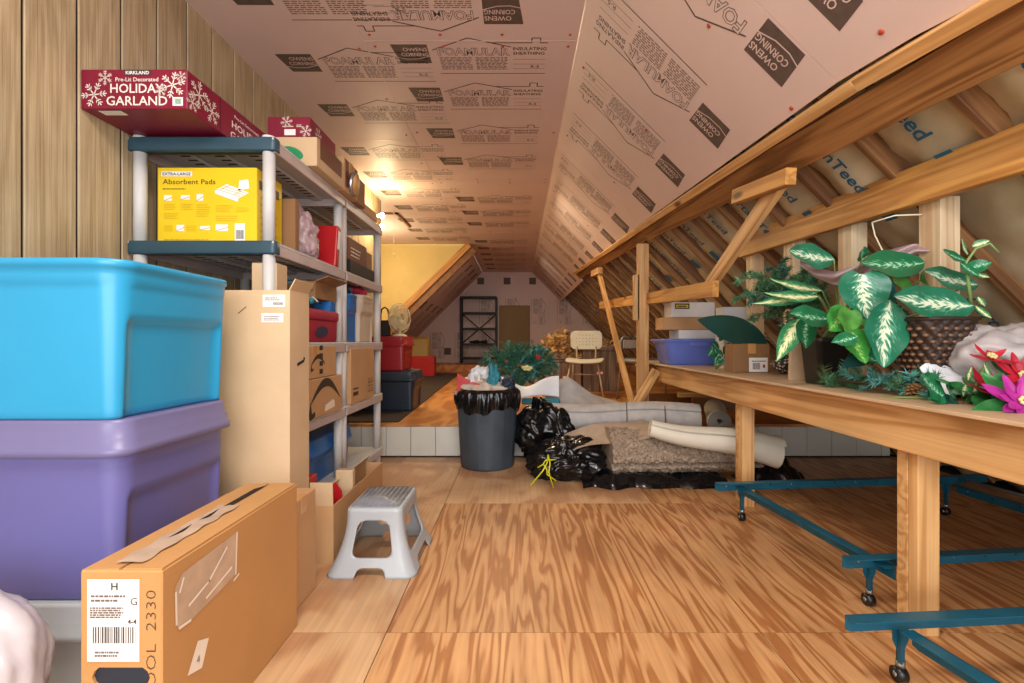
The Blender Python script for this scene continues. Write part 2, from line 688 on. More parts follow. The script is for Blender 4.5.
# left wall: grooved wood-grain siding
wl = structure('wall_left')
b = MB()
y = 1.649 - .2045 * 16
while y < 5.9:
    b.box((WALL - .012, y + .005, 0), (WALL, y + .2045 - .005, ZC + .02), 'siding', .003)
    y += .2045
LWY = y
b.obj('siding_boards', wl)
MB().box((WALL - .03, -1.7, 0), (WALL - .006, LWY, ZC + .02), 'dark_gap').obj('groove_backing', wl)
MB().box((WALL - .12, LWY - .004, 0), (WALL, LWY + .015, ZC), 'trim_brown').obj('wall_end', wl)

# dormer: ochre wall facing the camera, its side wall and the cut edge of the slope
wy = structure('wall_dormer')
DY = 8.62
z = lambda x: CAM_Z + (SUM_L + .04 + x)
poly = [(-3.7, STEP_Z - .02), (-3.35, STEP_Z), (-0.93, ZC + .01), (-3.7, ZC + .01)]
b = MB()
b.add([(px_, DY + .02, pz_) for px_, pz_ in poly], [(0, 1, 2, 3)], 'yellow_paint')
b.box((-3.72, LWY, 0), (-3.7, DY + .02, ZC), 'yellow_paint')
b.obj('ochre_boards', wy)
b = MB()
b.box((-3.7, LWY - .02, 0), (WALL - .12, LWY, ZC), 'yellow_paint')
b.obj('dormer_return', wy)
p0, p1 = Vector((-3.3, DY - .02, CAM_Z + SUM_L - 3.3)), Vector((-0.87, DY - .02, ZC - .01))
board('slope_edge_board', p0 + Vector((0, 0, .03)), p1 + Vector((0, 0, .0)), .11, .05, 'pine_orange', (S2, 0, -S2), wy)
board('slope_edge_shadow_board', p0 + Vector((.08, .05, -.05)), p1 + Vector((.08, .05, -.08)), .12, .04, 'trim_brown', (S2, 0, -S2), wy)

# foam sheets -------------------------------------------------------
def print_unit(b, T, d=0.0006, full=True, logo=True, rule=True, para=True):
    """One repeat of the sheet's printing, 0.95 wide by 0.5 high, on the local XY plane facing +Z."""
    T = T @ TR(0, 0, d)
    if logo:
        # badge: square with slanted left side, swoosh and two words left clear
        b.add([(0.035, .20, 0), (.225, .20, 0), (.225, .39, 0), (0.01, .39, 0)], [(0, 1, 2, 3)], 'print_ink', T=T)
        T2 = T @ TR(0, 0, d)
        b.text('OWENS', .05, T2 @ TR(.075, .325, 0), 'foam_pink', .012, width=.145)
        b.text('CORNING', .05, T2 @ TR(.055, .275, 0), 'foam_pink', .012, width=.165)
        sw = [(.015, .262), (.08, .242), (.15, .245), (.235, .275)]
        for i in range(3):
            (x0, y0), (x1, y1) = sw[i], sw[i + 1]
            b.add([(x0, y0, 0), (x1, y1, 0), (x1, y1 + .006, 0), (x0, y0 + .006, 0)], [(0, 1, 2, 3)], 'foam_pink', T=T2)
    if not full:
        return

    def line(pts, w, mat='print_ink'):
        for i in range(len(pts) - 1):
            a, c = Vector(pts[i]), Vector(pts[i + 1])
            n = Vector((-(c - a).y, (c - a).x)).normalized() * w / 2
            b.add([(a.x - n.x, a.y - n.y, 0), (c.x - n.x, c.y - n.y, 0), (c.x + n.x, c.y + n.y, 0), (a.x + n.x, a.y + n.y, 0)], [(0, 1, 2, 3)], mat, T=T)
    line([(.25, .335), (.47, .45), (.72, .365)], .008)
    line([(.60, .405), (.84, .405), (.84, .45), (.89, .45), (.89, .405), (.935, .405)], .007)
    b.text('FOAMULAR', .10, T @ TR(.277, .285, 0), 'print_grey', .045, width=.436)
    b.text('FOAMULAR', .10, T @ TR(.28, .285, d), 'foam_pink', .0, width=.428)
    b.text('INSULATING', .042, T @ TR(.73, .335, 0), 'print_ink', .02, width=.2)
    b.text('SHEATHING', .042, T @ TR(.73, .29, 0), 'print_ink', .02, width=.19)
    r2 = random.Random(11)
    for col in (.28, .50) if para else ():
        for k in range(9):
            x = col
            yy = .255 - k * .0155
            while x < col + .185:
                w = r2.uniform(.012, .04)
                b.add([(x, yy, 0), (min(x + w, col + .195), yy, 0), (min(x + w, col + .195), yy + .0075, 0), (x, yy + .0075, 0)], [(0, 1, 2, 3)], 'print_grey', T=T)
                x += w + .007
    for k in range(3):
        line([(.73, .24 - k * .05), (.93, .24 - k * .05)], .003, 'print_grey')
    b.text('R-5', .04, T @ TR(.84, .15, 0), 'print_grey', .02)
    if rule and para:
        line([(.26, .085), (.935, .085)], .006)


def foam_sheet(parent, T, w, h, units, screws=(), flip=False, outline=None):
    """Sheet w (X) by h (Y) seen from +Z; units = [(x, y, flipped, full)]."""
    b = MB()
    if outline:
        b.prism(outline, -.025, 0, 'foam_pink', T=T)
    else:
        b.box((0.0012, 0.0012, -.025), (w - .0012, h - .0012, 0), 'foam_pink', T=T)
    for x, y, fl_, full in units:
        if fl_:
            print_unit(b, T @ TR(x, y, 0) @ rot_z(PI), full=full)
        else:
            print_unit(b, T @ TR(x, y, 0), full=full)
    for x, y in screws:
        b.lathe([(.009, 0), (.008, .003), (.003, .004)], 'plastic_cap', 10, T @ TR(x, y, 0))
    return b.obj('foam_sheet', parent)


ce = structure('ceiling')
# a frame on the ceiling's underside whose +Z looks down: X to the right, Y towards the far end mirrored to read rightly from below
def ceil_frame(x0, y0):
    # looking up, +X right, page-up is towards the camera's far side
    return Matrix(((1, 0, 0, x0), (0, -1, 0, y0), (0, 0, -1, ZC), (0, 0, 0, 1)))


# Unit reads upright for the photographer: page-up = nearer the viewer (higher in the picture).
W = XR - XL
rows = [2.66, 3.14] + [3.77 + .62 * i for i in range(14)]
def central(y0, y1, flipped):
    T = ceil_frame(XL, y1)      # local y = y1 - Y
    un = []
    if flipped:
        un = [(.93, .54 + .62 * i, True, True) for i in range(3)]
    else:
        for ry in rows:
            ly = y1 - ry - .55
            if y0 < ry + .14 and ry + .5 < y1:
                un.append((.13, ly, False, True))
    scr = [(x, y) for x in (.05, .45, .8, W - .05) for y in (.06, (y1 - y0) / 2, y1 - y0 - .05)]
    foam_sheet(ce, T, W, y1 - y0, un, scr)


central(0.35, 2.79, True)
central(2.79, 5.23, False)
central(5.23, 7.67, False)
central(7.67, 10.11, False)
central(10.11, END_Y, False)
MB().box((XL, -1.7, ZC - .0), (XR, .35, ZC + .025), 'foam_pink').obj('foam_sheet', ce)

def left_strip(x0, x1, y0, y1, uxs, off):
    T = ceil_frame(x0, y1)
    un = []
    for ry in [off + .615 * i for i in range(12)]:
        if y0 - .02 <= ry and ry + .45 < y1:
            for ux in uxs:
                un.append((ux - x0, y1 - ry - .5, False, True))
    foam_sheet(ce, T, x1 - x0, y1 - y0, un, [(x1 - x0 - .05, q) for q in (.1, .7, 1.3, 1.9)])


left_strip(-2.11, XL, 1.72, 4.16, [-1.48], 2.19)
left_strip(-2.11, XL, 4.16, 6.60, [-1.60], 4.2)
left_strip(-2.11, XL, 6.60, DY, [-1.72], 6.7)
left_strip(-3.7, -2.11, 5.9, DY, [], 6.7)
MB().box((-2.11, -1.7, ZC), (XL, 1.72, ZC + .025), 'foam_pink').obj('foam_sheet', ce)
b = MB()
b.box((XL - .004, 1.72, ZC - .0016), (XL + .004, DY, ZC - .0002), 'seam_tape')
for yy in (2.79, 5.23, 7.67):
    b.box((XL, yy - .004, ZC - .0014), (XR, yy + .004, ZC - .0002), 'seam_tape')
for yy in (4.16, 6.60):
    b.box((-1.69, yy - .003, ZC - .0014), (XL, yy + .003, ZC - .0002), 'seam_tape')
b.obj('seam_tape', ce)
# raised hatch frame beside the lamps
b = MB()
b.box((-2.4, 6.5, ZC - .02), (-1.62, 6.53, ZC - .001), 'trim_brown')
b.box((-1.65, 6.5, ZC - .02), (-1.62, 7.3, ZC - .001), 'trim_brown')
b.obj('hatch_trim', ce)

# right slope --------------------------------------------------------
wr = structure('wall_right')
def slope_T(y0, d=0.0):
    # local X: down the slope, local Y: towards the camera (so that +Z looks into the room)
    o = Vector((XR + d * S2, y0, ZC + d * S2))
    return frame(o, (S2, 0, -S2), (0, -1, 0))


def foam_low(y):        # the sheets' lower edge: distance down the slope at depth y
    x = 1.23 - .07 * (y - 1.1) / .5 if y < 1.64 else 1.16 - .233 * (y - 1.64) / 6.66
    return (x - XR) / S2


def slope_sheet(y0, y1, units, low=None):
    T = slope_T(y1)
    h = y1 - y0
    n = 8
    pts = [(0, 0), (0, h - .001)]
    lower = [(low if low else foam_low(y1 - h * (1 - i / n)) - .012, h * (1 - i / n)) for i in range(n + 1)]
    lower = [(low if low else foam_low(y1 - q * h) - .012, q * h) for q in [1 - i / n for i in range(n + 1)]]
    pts += lower[:-1] + [(lower[-1][0], .001)]
    pts = [(0, .001)] + pts[1:]
    b = MB()
    b.prism(pts[::-1], -.025, 0, 'foam_pink', T=T)
    for (x, Y) in units:
        print_unit(b, T @ TR(x, y1 - Y, 0) @ rot_z(PI), para=Y > 1.6 or y0 < 1)
    for q in (.08, .62, 1.1):
        for k in (.1, .5, .9):
            b.lathe([(.010, 0), (.009, .003), (.003, .004)], 'plastic_cap', 10, T @ TR(q, h * k, 0))
    return b.obj('foam_sheet', wr)


urow = [1.66 + .63 * i for i in range(17)]
slope_sheet(-.7, 1.737, [(1.02, .58), (1.02, 1.2)])
slope_sheet(1.739, 4.18, [(1.02, y) for y in (1.55, 2.17, 2.81, 3.45)])
slope_sheet(4.182, 6.62, [(1.0, y) for y in (4.25, 4.86, 5.48, 6.09)])
slope_sheet(6.622, 8.05, [(.98, y) for y in (6.68, 7.25)])
slope_sheet(8.052, END_Y, [(.98, y) for y in (8.2, 8.8, 9.4, 10.0, 10.6, 11.2)], low=1.03)
MB().box((-.004, 0, .0), (.004, END_Y - .36, .0012), 'seam_tape', T=slope_T(END_Y)).obj('ridge_tape', wr)

# roof deck, rafters and paper-faced insulation below the foam
def roofp(s, y, dep):   # s down the slope, dep away from the room behind the foam face
    return Vector((XR + s * S2 + dep * S2, y, ZC - s * S2 + dep * S2))


SL = 3.98
b = MB()
b.add([roofp(-.2, -1.6, .26), roofp(SL + .1, -1.6, .26), roofp(SL + .1, END_Y, .26), roofp(-.2, END_Y, .26)], [(0, 1, 2, 3)], 'bark_dark')
b.obj('roof_deck', wr)
ry = [1.58 + .41 * k for k in range(-6, 26)]
for y in ry:
    board('rafter', roofp(.7, y, .165), roofp(SL - .1, y, .165), .14, .038, 'rafter_wood', (S2, 0, S2), wr)
rk = random.Random(5)
for y in ry[:-1]:
    sd = rk.random() * 50
    n1 = 90
    def f(u, v, y=y, sd=sd):
        s = .72 + u * (SL - .75)
        yy = y + .02 + v * .37
        bulge = math.sin(PI * v) * .045 + .030 * noise.noise(Vector((s * 4, yy * 6, sd))) + .020 * (.4 - abs(noise.noise(Vector((s * 13, yy * 9, sd)))))
        return roofp(s, yy, .165 - bulge)
    b = MB().grid(f, n1, 10, 'kraft')
    k = 0
    s0 = .95 + rk.random() * .3
    while s0 < 2.9:
        Tt = frame(roofp(s0, y + .205, .098), (S2, 0, -S2), (0, -1, 0))
        b.text('CertainTeed', .095, Tt, 'kraft_ink', .02)
        b.add([(.56, 0, 0), (.66, 0, 0), (.66, .07, 0), (.56, .07, 0)], [(0, 1, 2, 3)], 'kraft_ink', T=Tt)
        s0 += 1.15
    b.obj('insulation_batt', wr)

# purlin and edge strip run under the rafters
def pt(x, Y, dep):      # a point on the foam plane at plan position x
    s = (x - XR) / S2
    return roofp(s, Y, dep)


board('edge_strip', pt(1.255, .7, -.02), pt(1.165, 1.85, -.02), .04, .055, 'pine', (S2, 0, S2), wr) if False else None
for a, c in (((1.275, .5), (1.18, 1.66)), ((1.18, 1.66), (1.075, 4.3)), ((1.075, 4.3), (.94, 8.05))):
    board('edge_strip', pt(a[0], a[1], -.012), pt(c[0], c[1], -.012), .045, .045, 'pine', (S2, 0, S2), wr)
board('purlin', pt(1.335, .4, .010), pt(1.118, 4.3, .010), .150, .036, 'purlin_wood', (S2, 0, -S2), wr)
board('purlin', pt(1.13, 4.3, .008), pt(1.0, 8.0, .008), .10, .036, 'purlin_wood', (S2, 0, -S2), wr)

# left slope beyond the dormer
ws = structure('wall_left_slope')
def lslope_T(y0):
    return frame((XL, y0, ZC), (-S2, 0, -S2), (0, 1, 0))


b = MB()
b.box((0, 0, -.025), (3.3, END_Y - DY, 0), 'foam_pink', T=lslope_T(DY))
for x0 in (.12, 1.3):
    for k in range(5):
        print_unit(b, lslope_T(DY) @ TR(x0, .1 + .65 * k, 0))
b.obj('foam_sheet', ws)

# end wall -----------------------------------------------------------
we = structure('wall_end')
Te = frame((0, END_Y, 0), (1, 0, 0), (0, 0, 1))
b = MB()
b.add([(-3.6, END_Y + .002, 0), (3.2, END_Y + .002, 0), (3.2, END_Y + .002, ZC + .05), (-3.6, END_Y + .002, ZC + .05)], [(0, 1, 2, 3)], 'foam_pink')
for x0, z0 in ((-1.35, 1.95), (-.1, 1.95), (.95, 1.75)):
    pass
for sx, sz in ((-1.02, 2.38), (-.36, 2.38), (.28, 2.38), (-2.45, .65), (-1.85, .62)):
    b.add([(sx, sz, .001), (sx + .17, sz, .001), (sx + .17, sz + .17, .001), (sx, sz + .17, .001)], [(0, 1, 2, 3)], 'print_ink', T=Te)
for k in range(5):
    T = Te @ TR(-1.05 + .65 * k, 2.3, .001) @ rot_z(-PI / 2)
    print_unit(b, T, logo=False)
for k in range(4):
    T = Te @ TR(-2.9 + .62 * k, 1.45, .001) @ rot_z(-PI / 2)
    print_unit(b, T, logo=False)
for x in (-.62, .68):
    b.box((x, .4, 0), (x + .012, ZC, .002), 'seam_tape', T=Te)
b.box((-2.5, 1.62, 0), (2.6, 1.64, .002), 'seam_tape', T=Te)
b.obj('foam_sheet', we)
dr = MB()
dr.box((-.45, END_Y - .022, FAR_Z), (.28, END_Y + .03, 1.83), 'door_olive', .004)
do = dr.obj('door_1')
tag(do, kind='structure')
fr = MB()
fr.box((-.47, END_Y - .03, FAR_Z), (-.45, END_Y, 1.85), 'trim_brown')
fr.box((.28, END_Y - .03, FAR_Z), (.30, END_Y, 1.85), 'trim_brown')
fr.box((-.47, END_Y - .03, 1.83), (.30, END_Y, 1.85), 'trim_brown')
fr.obj('door_frame', do)

# loose framing timber on the right ----------------------------------
def lumber(name, label, p0, p1, w, t, mat, side, group=None, kind=None, cat='timber'):
    o = board(name, p0, p1, w, t, mat, side)
    return tag(o, label, cat, group)


RB = 1.565
lumber('tie_beam', 'long orange pine beam running level above the leafy plants', (RB, .35, 1.508), (RB, 3.38, 1.612), .148, .04, 'pine_orange', (0, 0, 1), cat='beam')
for Y, lab, x in ((1.87, 'pale pine stud behind the woven basket, nearest the camera', RB + .065), (2.34, 'pale pine stud behind the upright spotted leaf, second from the camera', RB + .055),
               (2.83, 'narrow pale pine stud just left of the upright spotted leaf', RB + .055), (3.30, 'pale pine stud at the far end of the level orange beam', RB + .055)):
    zt = 1.508 + (Y - .35) / 3.03 * .104 - .06
    lumber('wall_stud', lab, (x, Y, .752), (x, Y, zt), .10, .075, 'pine_pale', (0, 1, 0), 'pale studs behind the table', cat='stud')
lumber('diagonal_brace', 'pine brace slanting from the purlin down to the short tie beam', (1.268, 2.30, 1.735), (1.235, 3.20, 1.27), .085, .04, 'pine', (0, 1, 1), cat='brace')
lumber('cleat', 'short pine block nailed under the foam edge at the brace head', (1.222, 2.16, 1.69), (1.20, 2.66, 1.745), .075, .05, 'pine_orange', (0, 0, 1), cat='block')
lumber('tie_beam', 'short orange pine beam above the blue basin, ending at the slanted brace', (1.20, 2.93, 1.27), (1.13, 6.6, 1.445), .10, .04, 'pine_orange', (0, 0, 1), cat='beam')
lumber('wall_stud', 'tall pine post beyond the far end of the table', (1.125, 4.36, STEP_Z), (1.125, 4.36, 1.83), .05, .10, 'pine', (0, 1, 0), cat='post')
lumber('wall_stud', 'short pine stud doubled on the tall post beyond the table', (1.065, 4.36, 1.14), (1.065, 4.36, 1.55), .05, .05, 'pine', (0, 1, 0), cat='post')
lumber('diagonal_brace', 'thin far brace slanting down from the foam edge to the tall post foot', (1.04, 6.25, 1.87), (1.06, 4.42, .32), .085, .04, 'pine', (0, 1, 0), cat='brace')
lumber('cleat', 'small pine block at the head of the far thin brace', (1.03, 6.05, 1.84), (1.01, 6.5, 1.86), .08, .06, 'pine', (0, 0, 1), cat='block')
# ------------------------------------------------------------------ helpers for containers
def cut(o, cutters, solver='EXACT'):
    """Carve the cutter meshes out of o, then throw the cutters away."""
    for c in cutters:
        md = o.modifiers.new('cut', 'BOOLEAN')
        md.operation = 'DIFFERENCE'
        md.solver = solver
        md.object = c
    bpy.context.view_layer.update()
    dg = bpy.context.evaluated_depsgraph_get()
    me = bpy.data.meshes.new_from_object(o.evaluated_get(dg))
    o.modifiers.clear()
    o.data = me
    for c in cutters:
        m_ = c.data
        bpy.data.objects.remove(c)
        bpy.data.meshes.remove(m_)
    return o


def rrect(w, d, r, n=10):
    pts = []
    for cx, cy, a0 in ((w / 2 - r, d / 2 - r, 0), (-w / 2 + r, d / 2 - r, 90), (-w / 2 + r, -d / 2 + r, 180), (w / 2 - r, -d / 2 + r, 270)):
        for i in range(n + 1):
            a = R(a0 + 90 * i / n)
            pts.append((cx + r * math.cos(a), cy + r * math.sin(a)))
    # extra points along the straight sides
    out = []
    m = len(pts)
    for i in range(m):
        a, b = Vector(pts[i]), Vector(pts[(i + 1) % m])
        out.append(tuple(a))
        if (b - a).length > r * .5 + .02:
            for k in range(1, 12):
                out.append(tuple(a.lerp(b, k / 12)))
    return out


def loft(b, secs, mat, smooth=True, caps=(True, True), mod=None):
    """secs: [(w, d, r, z)], rounded rectangles joined upwards."""
    vs, n = [], None
    for (w, d, r, z) in secs:
        ps = rrect(w, d, r)
        n = len(ps)
        for x, y in ps:
            p = (x, y, z)
            vs.append(mod(p) if mod else p)
    fs = []
    for i in range(len(secs) - 1):
        for j in range(n):
            k = (j + 1) % n
            fs.append((i * n + j, i * n + k, (i + 1) * n + k, (i + 1) * n + j))
    if caps[0]:
        fs.append(tuple(range(n))[::-1])
    if caps[1]:
        fs.append(tuple((len(secs) - 1) * n + j for j in range(n)))
    return b.add(vs, fs, mat, smooth)


def tote(name, label, x0, x1, y0, y1, z0, z1, mat, lid=None, group=None, ribs=False, cat='storage tote', open_top=False):
    w, d, h = x1 - x0, y1 - y0, z1 - z0
    t = thing(name, label, cat, ((x0 + x1) / 2, (y0 + y1) / 2, z0), group=group)
    b = MB()
    bh = h - (.05 if lid else 0)

    def mod(p):
        x, y, z = p
        q = z / bh
        sx = min(max((d / 2 * .80 - abs(y)) / .012, 0), 1) if abs(x) > w / 2 * .80 else 0
        sy = min(max((w / 2 * .80 - abs(x)) / .012, 0), 1) if abs(y) > d / 2 * .80 else 0
        k = 1 if q < .60 else max(0, 1 - (q - .60) / .03)
        if sx:
            x -= math.copysign(.016 * sx * k, x)
        if sy and False:
            y -= math.copysign(.008 * sy * k, y)
        return (x, y, z)
    secs = [(w * .90, d * .90, .03, 0), (w * .915, d * .915, .034, .008)]
    for k in range(1, 22):
        q = k / 21
        secs.append((w * (.915 + .05 * q), d * (.915 + .05 * q), .036 + .02 * q, .008 + (bh * .84 - .008) * q))
    secs += [(w * .975, d * .975, .065, bh * .85), (w * .98, d * .98, .065, bh * .90), (w * .985, d * .985, .065, bh - .022), (w, d, .07, bh - .020), (w, d, .07, bh - .004), (w * .992, d * .992, .07, bh)]
    if open_top:
        secs += [(w * .95, d * .95, .06, bh), (w * .92, d * .92, .06, bh - .06)]
    loft(b, secs, mat, mod=mod)
    o = b.obj('bin', t)
    if ribs:
        b = MB()
        for i in range(14):
            x = -w * .5 + .09 + i * .014
            b.box((x, -d / 2 - .001, bh * .87), (x + .006, -d / 2 + .010, bh - .004), mat, .002)
        b.obj('grip_ribs', t)
    if lid:
        b = MB()
        loft(b, [(w * 1.015, d * 1.015, .06, bh - .047), (w * 1.035, d * 1.035, .06, bh - .045), (w * 1.035, d * 1.035, .06, bh - .026), (w * 1.015, d * 1.015, .06, bh - .022), (w * 1.012, d * 1.012, .06, bh + .000), (w * 1.0, d * 1.0, .06, bh + .004), (w * .985, d * .985, .06, bh + .040), (w * .975, d * .975, .06, bh + .049), (w * .95, d * .95, .06, bh + .049)], lid)
        b.obj('lid', t)
    return t


FR = lambda x, y, z: frame((x, y - .0012, z), (1, 0, 0), (0, 0, 1))      # a face turned to the camera
SD = lambda x, y, z: frame((x + .0012, y, z), (0, 1, 0), (0, 0, 1))      # a face turned to +X
TP = lambda x, y, z: frame((x, y, z + .0012), (1, 0, 0), (0, 1, 0))      # a top face


def rect(b, T, x0, y0, x1, y1, mat):
    return b.add([(x0, y0, 0), (x1, y0, 0), (x1, y1, 0), (x0, y1, 0)], [(0, 1, 2, 3)], mat, T=T)


def stroke(b, T, pts, w, mat):
    for i in range(len(pts) - 1):
        a, c = Vector(pts[i]), Vector(pts[i + 1])
        n = Vector((-(c - a).y, (c - a).x)).normalized() * w / 2
        e = (c - a).normalized() * w * .3
        b.add([(a.x - n.x - e.x, a.y - n.y - e.y, 0), (c.x - n.x + e.x, c.y - n.y + e.y, 0), (c.x + n.x + e.x, c.y + n.y + e.y, 0), (a.x + n.x - e.x, a.y + n.y - e.y, 0)], [(0, 1, 2, 3)], mat, T=T)


def fine_lines(b, T, x0, y0, x1, y1, n, mat, seed=1, hf=.5):
    r2 = random.Random(seed)
    dy = (y1 - y0) / n
    for k in range(n):
        x, yy = x0, y1 - (k + 1) * dy
        end = x1 - r2.random() * (x1 - x0) * .25
        while x < end:
            w = r2.uniform(.04, .16) * (x1 - x0)
            rect(b, T, x, yy, min(x + w, end), yy + dy * hf, mat)
            x += w + .02 * (x1 - x0)


def barcode(b, T, x0, y0, x1, y1, mat='label_ink', seed=1):
    r2 = random.Random(seed)
    x = x0
    while x < x1:
        w = r2.uniform(.012, .035) * (x1 - x0)
        rect(b, T, x, y0, min(x + w, x1), y1, mat)
        x += w + r2.uniform(.012, .035) * (x1 - x0)


def snowflake(b, T, cx, cy, r, mat, a0=0.2, w=None):
    w = w or r * .09
    for i in range(6):
        a = a0 + i * PI / 3
        c, s = math.cos(a), math.sin(a)
        stroke(b, T, [(cx, cy), (cx + c * r, cy + s * r)], w, mat)
        for q in (.45, .7):
            for sg in (-1, 1):
                a2 = a + sg * .8
                stroke(b, T, [(cx + c * r * q, cy + s * r * q), (cx + c * r * q + math.cos(a2) * r * .28, cy + s * r * q + math.sin(a2) * r * .28)], w * .8, mat)


def carton(name, label, x0, x1, y0, y1, z0, z1, mat='cardboard', tape='y', group=None, cat='cardboard box', rotz=0, deco=None, flaps=None, seam=True):
    """Carton standing at the given place; deco(b, w, d, h) prints on it in local coordinates (base centre)."""
    w, d, h = x1 - x0, y1 - y0, z1 - z0
    t = thing(name, label, cat, ((x0 + x1) / 2, (y0 + y1) / 2, z0), rotz, group)
    b = MB()
    if flaps:
        th = .004
        b.box((-w / 2, -d / 2, 0), (w / 2, d / 2, th), mat)
        b.box((-w / 2, -d / 2, th), (-w / 2 + th, d / 2, h), mat)
        b.box((w / 2 - th, -d / 2, th), (w / 2, d / 2, h), mat)
        b.box((-w / 2 + th, -d / 2, th), (w / 2 - th, -d / 2 + th, h), mat)
        b.box((-w / 2 + th, d / 2 - th, th), (w / 2 - th, d / 2, h), mat)
    else:
        b.box((-w / 2, -d / 2, 0), (w / 2, d / 2, h), mat, .003)
        if seam:
            if tape == 'y':
                rect(b, TP(0, 0, h), -.0015, -d / 2 + .003, .0015, d / 2 - .003, 'dark_gap')
            else:
                rect(b, TP(0, 0, h), -w / 2 + .003, -.0015, w / 2 - .003, .0015, 'dark_gap')
    b.obj('body', t)
    if not flaps and tape:
        b = MB()
        if tape == 'y':
            b.box((-.024, -d / 2 - .0012, h), (.024, d / 2 + .0012, h + .0016), 'parcel_tape')
            b.box((-.024, -d / 2 - .0016, h - .06), (.024, -d / 2, h), 'parcel_tape')
        else:
            b.box((-w / 2 - .0012, -.024, h), (w / 2 + .0012, .024, h + .0016), 'parcel_tape')
            b.box((w / 2, -.024, h - .06), (w / 2 + .0016, .024, h), 'parcel_tape')
        b.obj('packing_tape', t)
    for fl_ in flaps or []:
        side, ang, ln = fl_
        L = w if side in 'ns' else d
        fb = MB().box((-L / 2 + .002, 0, -.002), (L / 2 - .002, ln, .002), 'cardboard_light' if mat != 'cardboard_dark' else mat)
        a = R(ang)     # 0 = straight up, 90 = folded out level
        up = Vector((0, 0, math.cos(a)))
        out = {'n': Vector((0, 1, 0)), 's': Vector((0, -1, 0)), 'e': Vector((1, 0, 0)), 'w': Vector((-1, 0, 0))}[side]
        org = {'n': (0, d / 2 - .003, h), 's': (0, -d / 2 + .003, h), 'e': (w / 2 - .003, 0, h), 'w': (-w / 2 + .003, 0, h)}[side]
        xd = Vector((1, 0, 0)) if side in 'ns' else Vector((0, 1, 0))
        fb.obj('flap', t, mw=frame(org, xd, up + out * math.sin(a)))
    if deco:
        b = MB()
        deco(b, w, d, h)
        if b.f:
            b.obj('lettering', t)
    return t


def creases(p, seed, freq=1.2, n=9):
    """Crumpled film: flat facets that meet in sharp folds."""
    r_ = random.Random(seed * 31 + 5)
    s = 0
    q = p + Vector((noise.noise(p * 1.7), noise.noise(p * 1.7 + Vector((9, 0, 0))), noise.noise(p * 1.7 + Vector((0, 9, 0))))) * .35
    for i in range(n):
        d = Vector((r_.uniform(-1, 1), r_.uniform(-1, 1), r_.uniform(-.6, .6))).normalized()
        f = freq * (1.0 + .75 * i)
        t = (q.dot(d) * f + r_.random()) % 1.0
        s += (abs(t - .5) * 4 - 1) / (1 + .9 * i)
    return s * .55


def blob_bag(name, label, loc, sc, mat, seed=0, cat='bag', sub=5, rough=.16, freq=1.6, ridge=.10, flat=True, group=None, root=None, partname=None):
    """Crumpled soft bag: folded ridges over a slumped body."""
    def fn(c):
        v = Vector((c.x * freq, c.y * freq, c.z * freq)) + Vector((seed * 7.1, seed, 0))
        a = noise.noise(v)
        q = Vector((v.x * 2.6, v.y * 2.6, v.z * .9)) + Vector((a, 0, a)) * 1.2
        r_ = 1 - abs(noise.noise(q)) * 3.2
        r2_ = 1 - abs(noise.noise(q * 2.7)) * 3.2
        r3_ = 1 - abs(noise.noise(v * 9)) * 3
        return 1 + rough * a + ridge * creases(c, seed, freq)
    b = MB()
    b.ball((0, 0, 0), 1.0, mat, sub, sc=sc, fn=fn)
    zmin = -sc[2] * .82
    if flat:
        b.v = [Vector((v.x * (1 + .12 * max(0, -v.z / sc[2])), v.y, max(v.z, zmin) - zmin)) for v in b.v]
    o = b.obj(partname or name, root, loc=loc)
    if not root:
        tag(o, label, cat, group)
    return o


# ------------------------------------------------------------------ plastic shelving along the left wall
SX0, SX1 = -1.687, -1.056
SHZ = [.13, .55, .945, 1.385, 1.833]


def shelving(label, y0, y1, slate):
    L, Wd = y1 - y0, SX1 - SX0
    t = thing('shelving_unit', label, 'shelving unit', ((SX0 + SX1) / 2, (y0 + y1) / 2, 0), group='plastic shelving along the wall')
    for i, z in enumerate(SHZ):
        b = MB()
        b.box((-Wd / 2, -L / 2, z - .012), (Wd / 2, L / 2, z), 'shelf_plastic', .003)
        b.box((Wd / 2 - .012, -L / 2 + .02, z - .058), (Wd / 2, L / 2 - .001, z - .012), 'shelf_mauve', .003)
        b.box((-Wd / 2, -L / 2 + .02, z - .058), (-Wd / 2 + .012, L / 2 - .001, z - .012), 'shelf_mauve', .003)
        b.box((-Wd / 2 + .01, L / 2 - .012, z - .058), (Wd / 2 - .012, L / 2, z - .012), 'shelf_mauve', .003)
        for k in range(1, 4):       # ribs under the shelf
            x = -Wd / 2 + Wd * k / 4
            b.box((x - .03, -L / 2 + .02, z - .03), (x + .03, L / 2 - .02, z - .012), 'shelf_plastic', .006)
            for q in range(14):
                yy = -L / 2 + .08 + q * (L - .16) / 14
                b.box((x - .022, yy, z - .0315), (x + .022, yy + .012, z - .0295), 'dark_gap')
        sh = b.obj('shelf', t)
        if slate:
            b = MB()
            loft(b, [(Wd + .012, .055, .02, z - .055), (Wd + .016, .058, .02, z - .05), (Wd + .016, .058, .02, z - .004), (Wd + .010, .055, .02, z + .001)], 'shelf_slate')
            for v in b.v:
                v.y += -L / 2 + .028
            b.obj('end_cap', sh)
    for sx in (-1, 1):
        for sy in (-1, 1):
            b = MB()
            x, yy = sx * (Wd / 2 - .034), sy * (L / 2 - .03)
            for i in range(len(SHZ)):
                za = 0 if i == 0 else SHZ[i - 1]
                zb = SHZ[i] - .058
                if zb > za:
                    b.tube([(x, yy, za), (x, yy, zb)], .026 if i < 4 else .026, 'shelf_plastic', 14)
            b.tube([(x, yy, SHZ[-1] + .001), (x, yy, SHZ[-1] + .012)], .028, 'shelf_plastic', 14)
            b.obj('post', t)
    return t


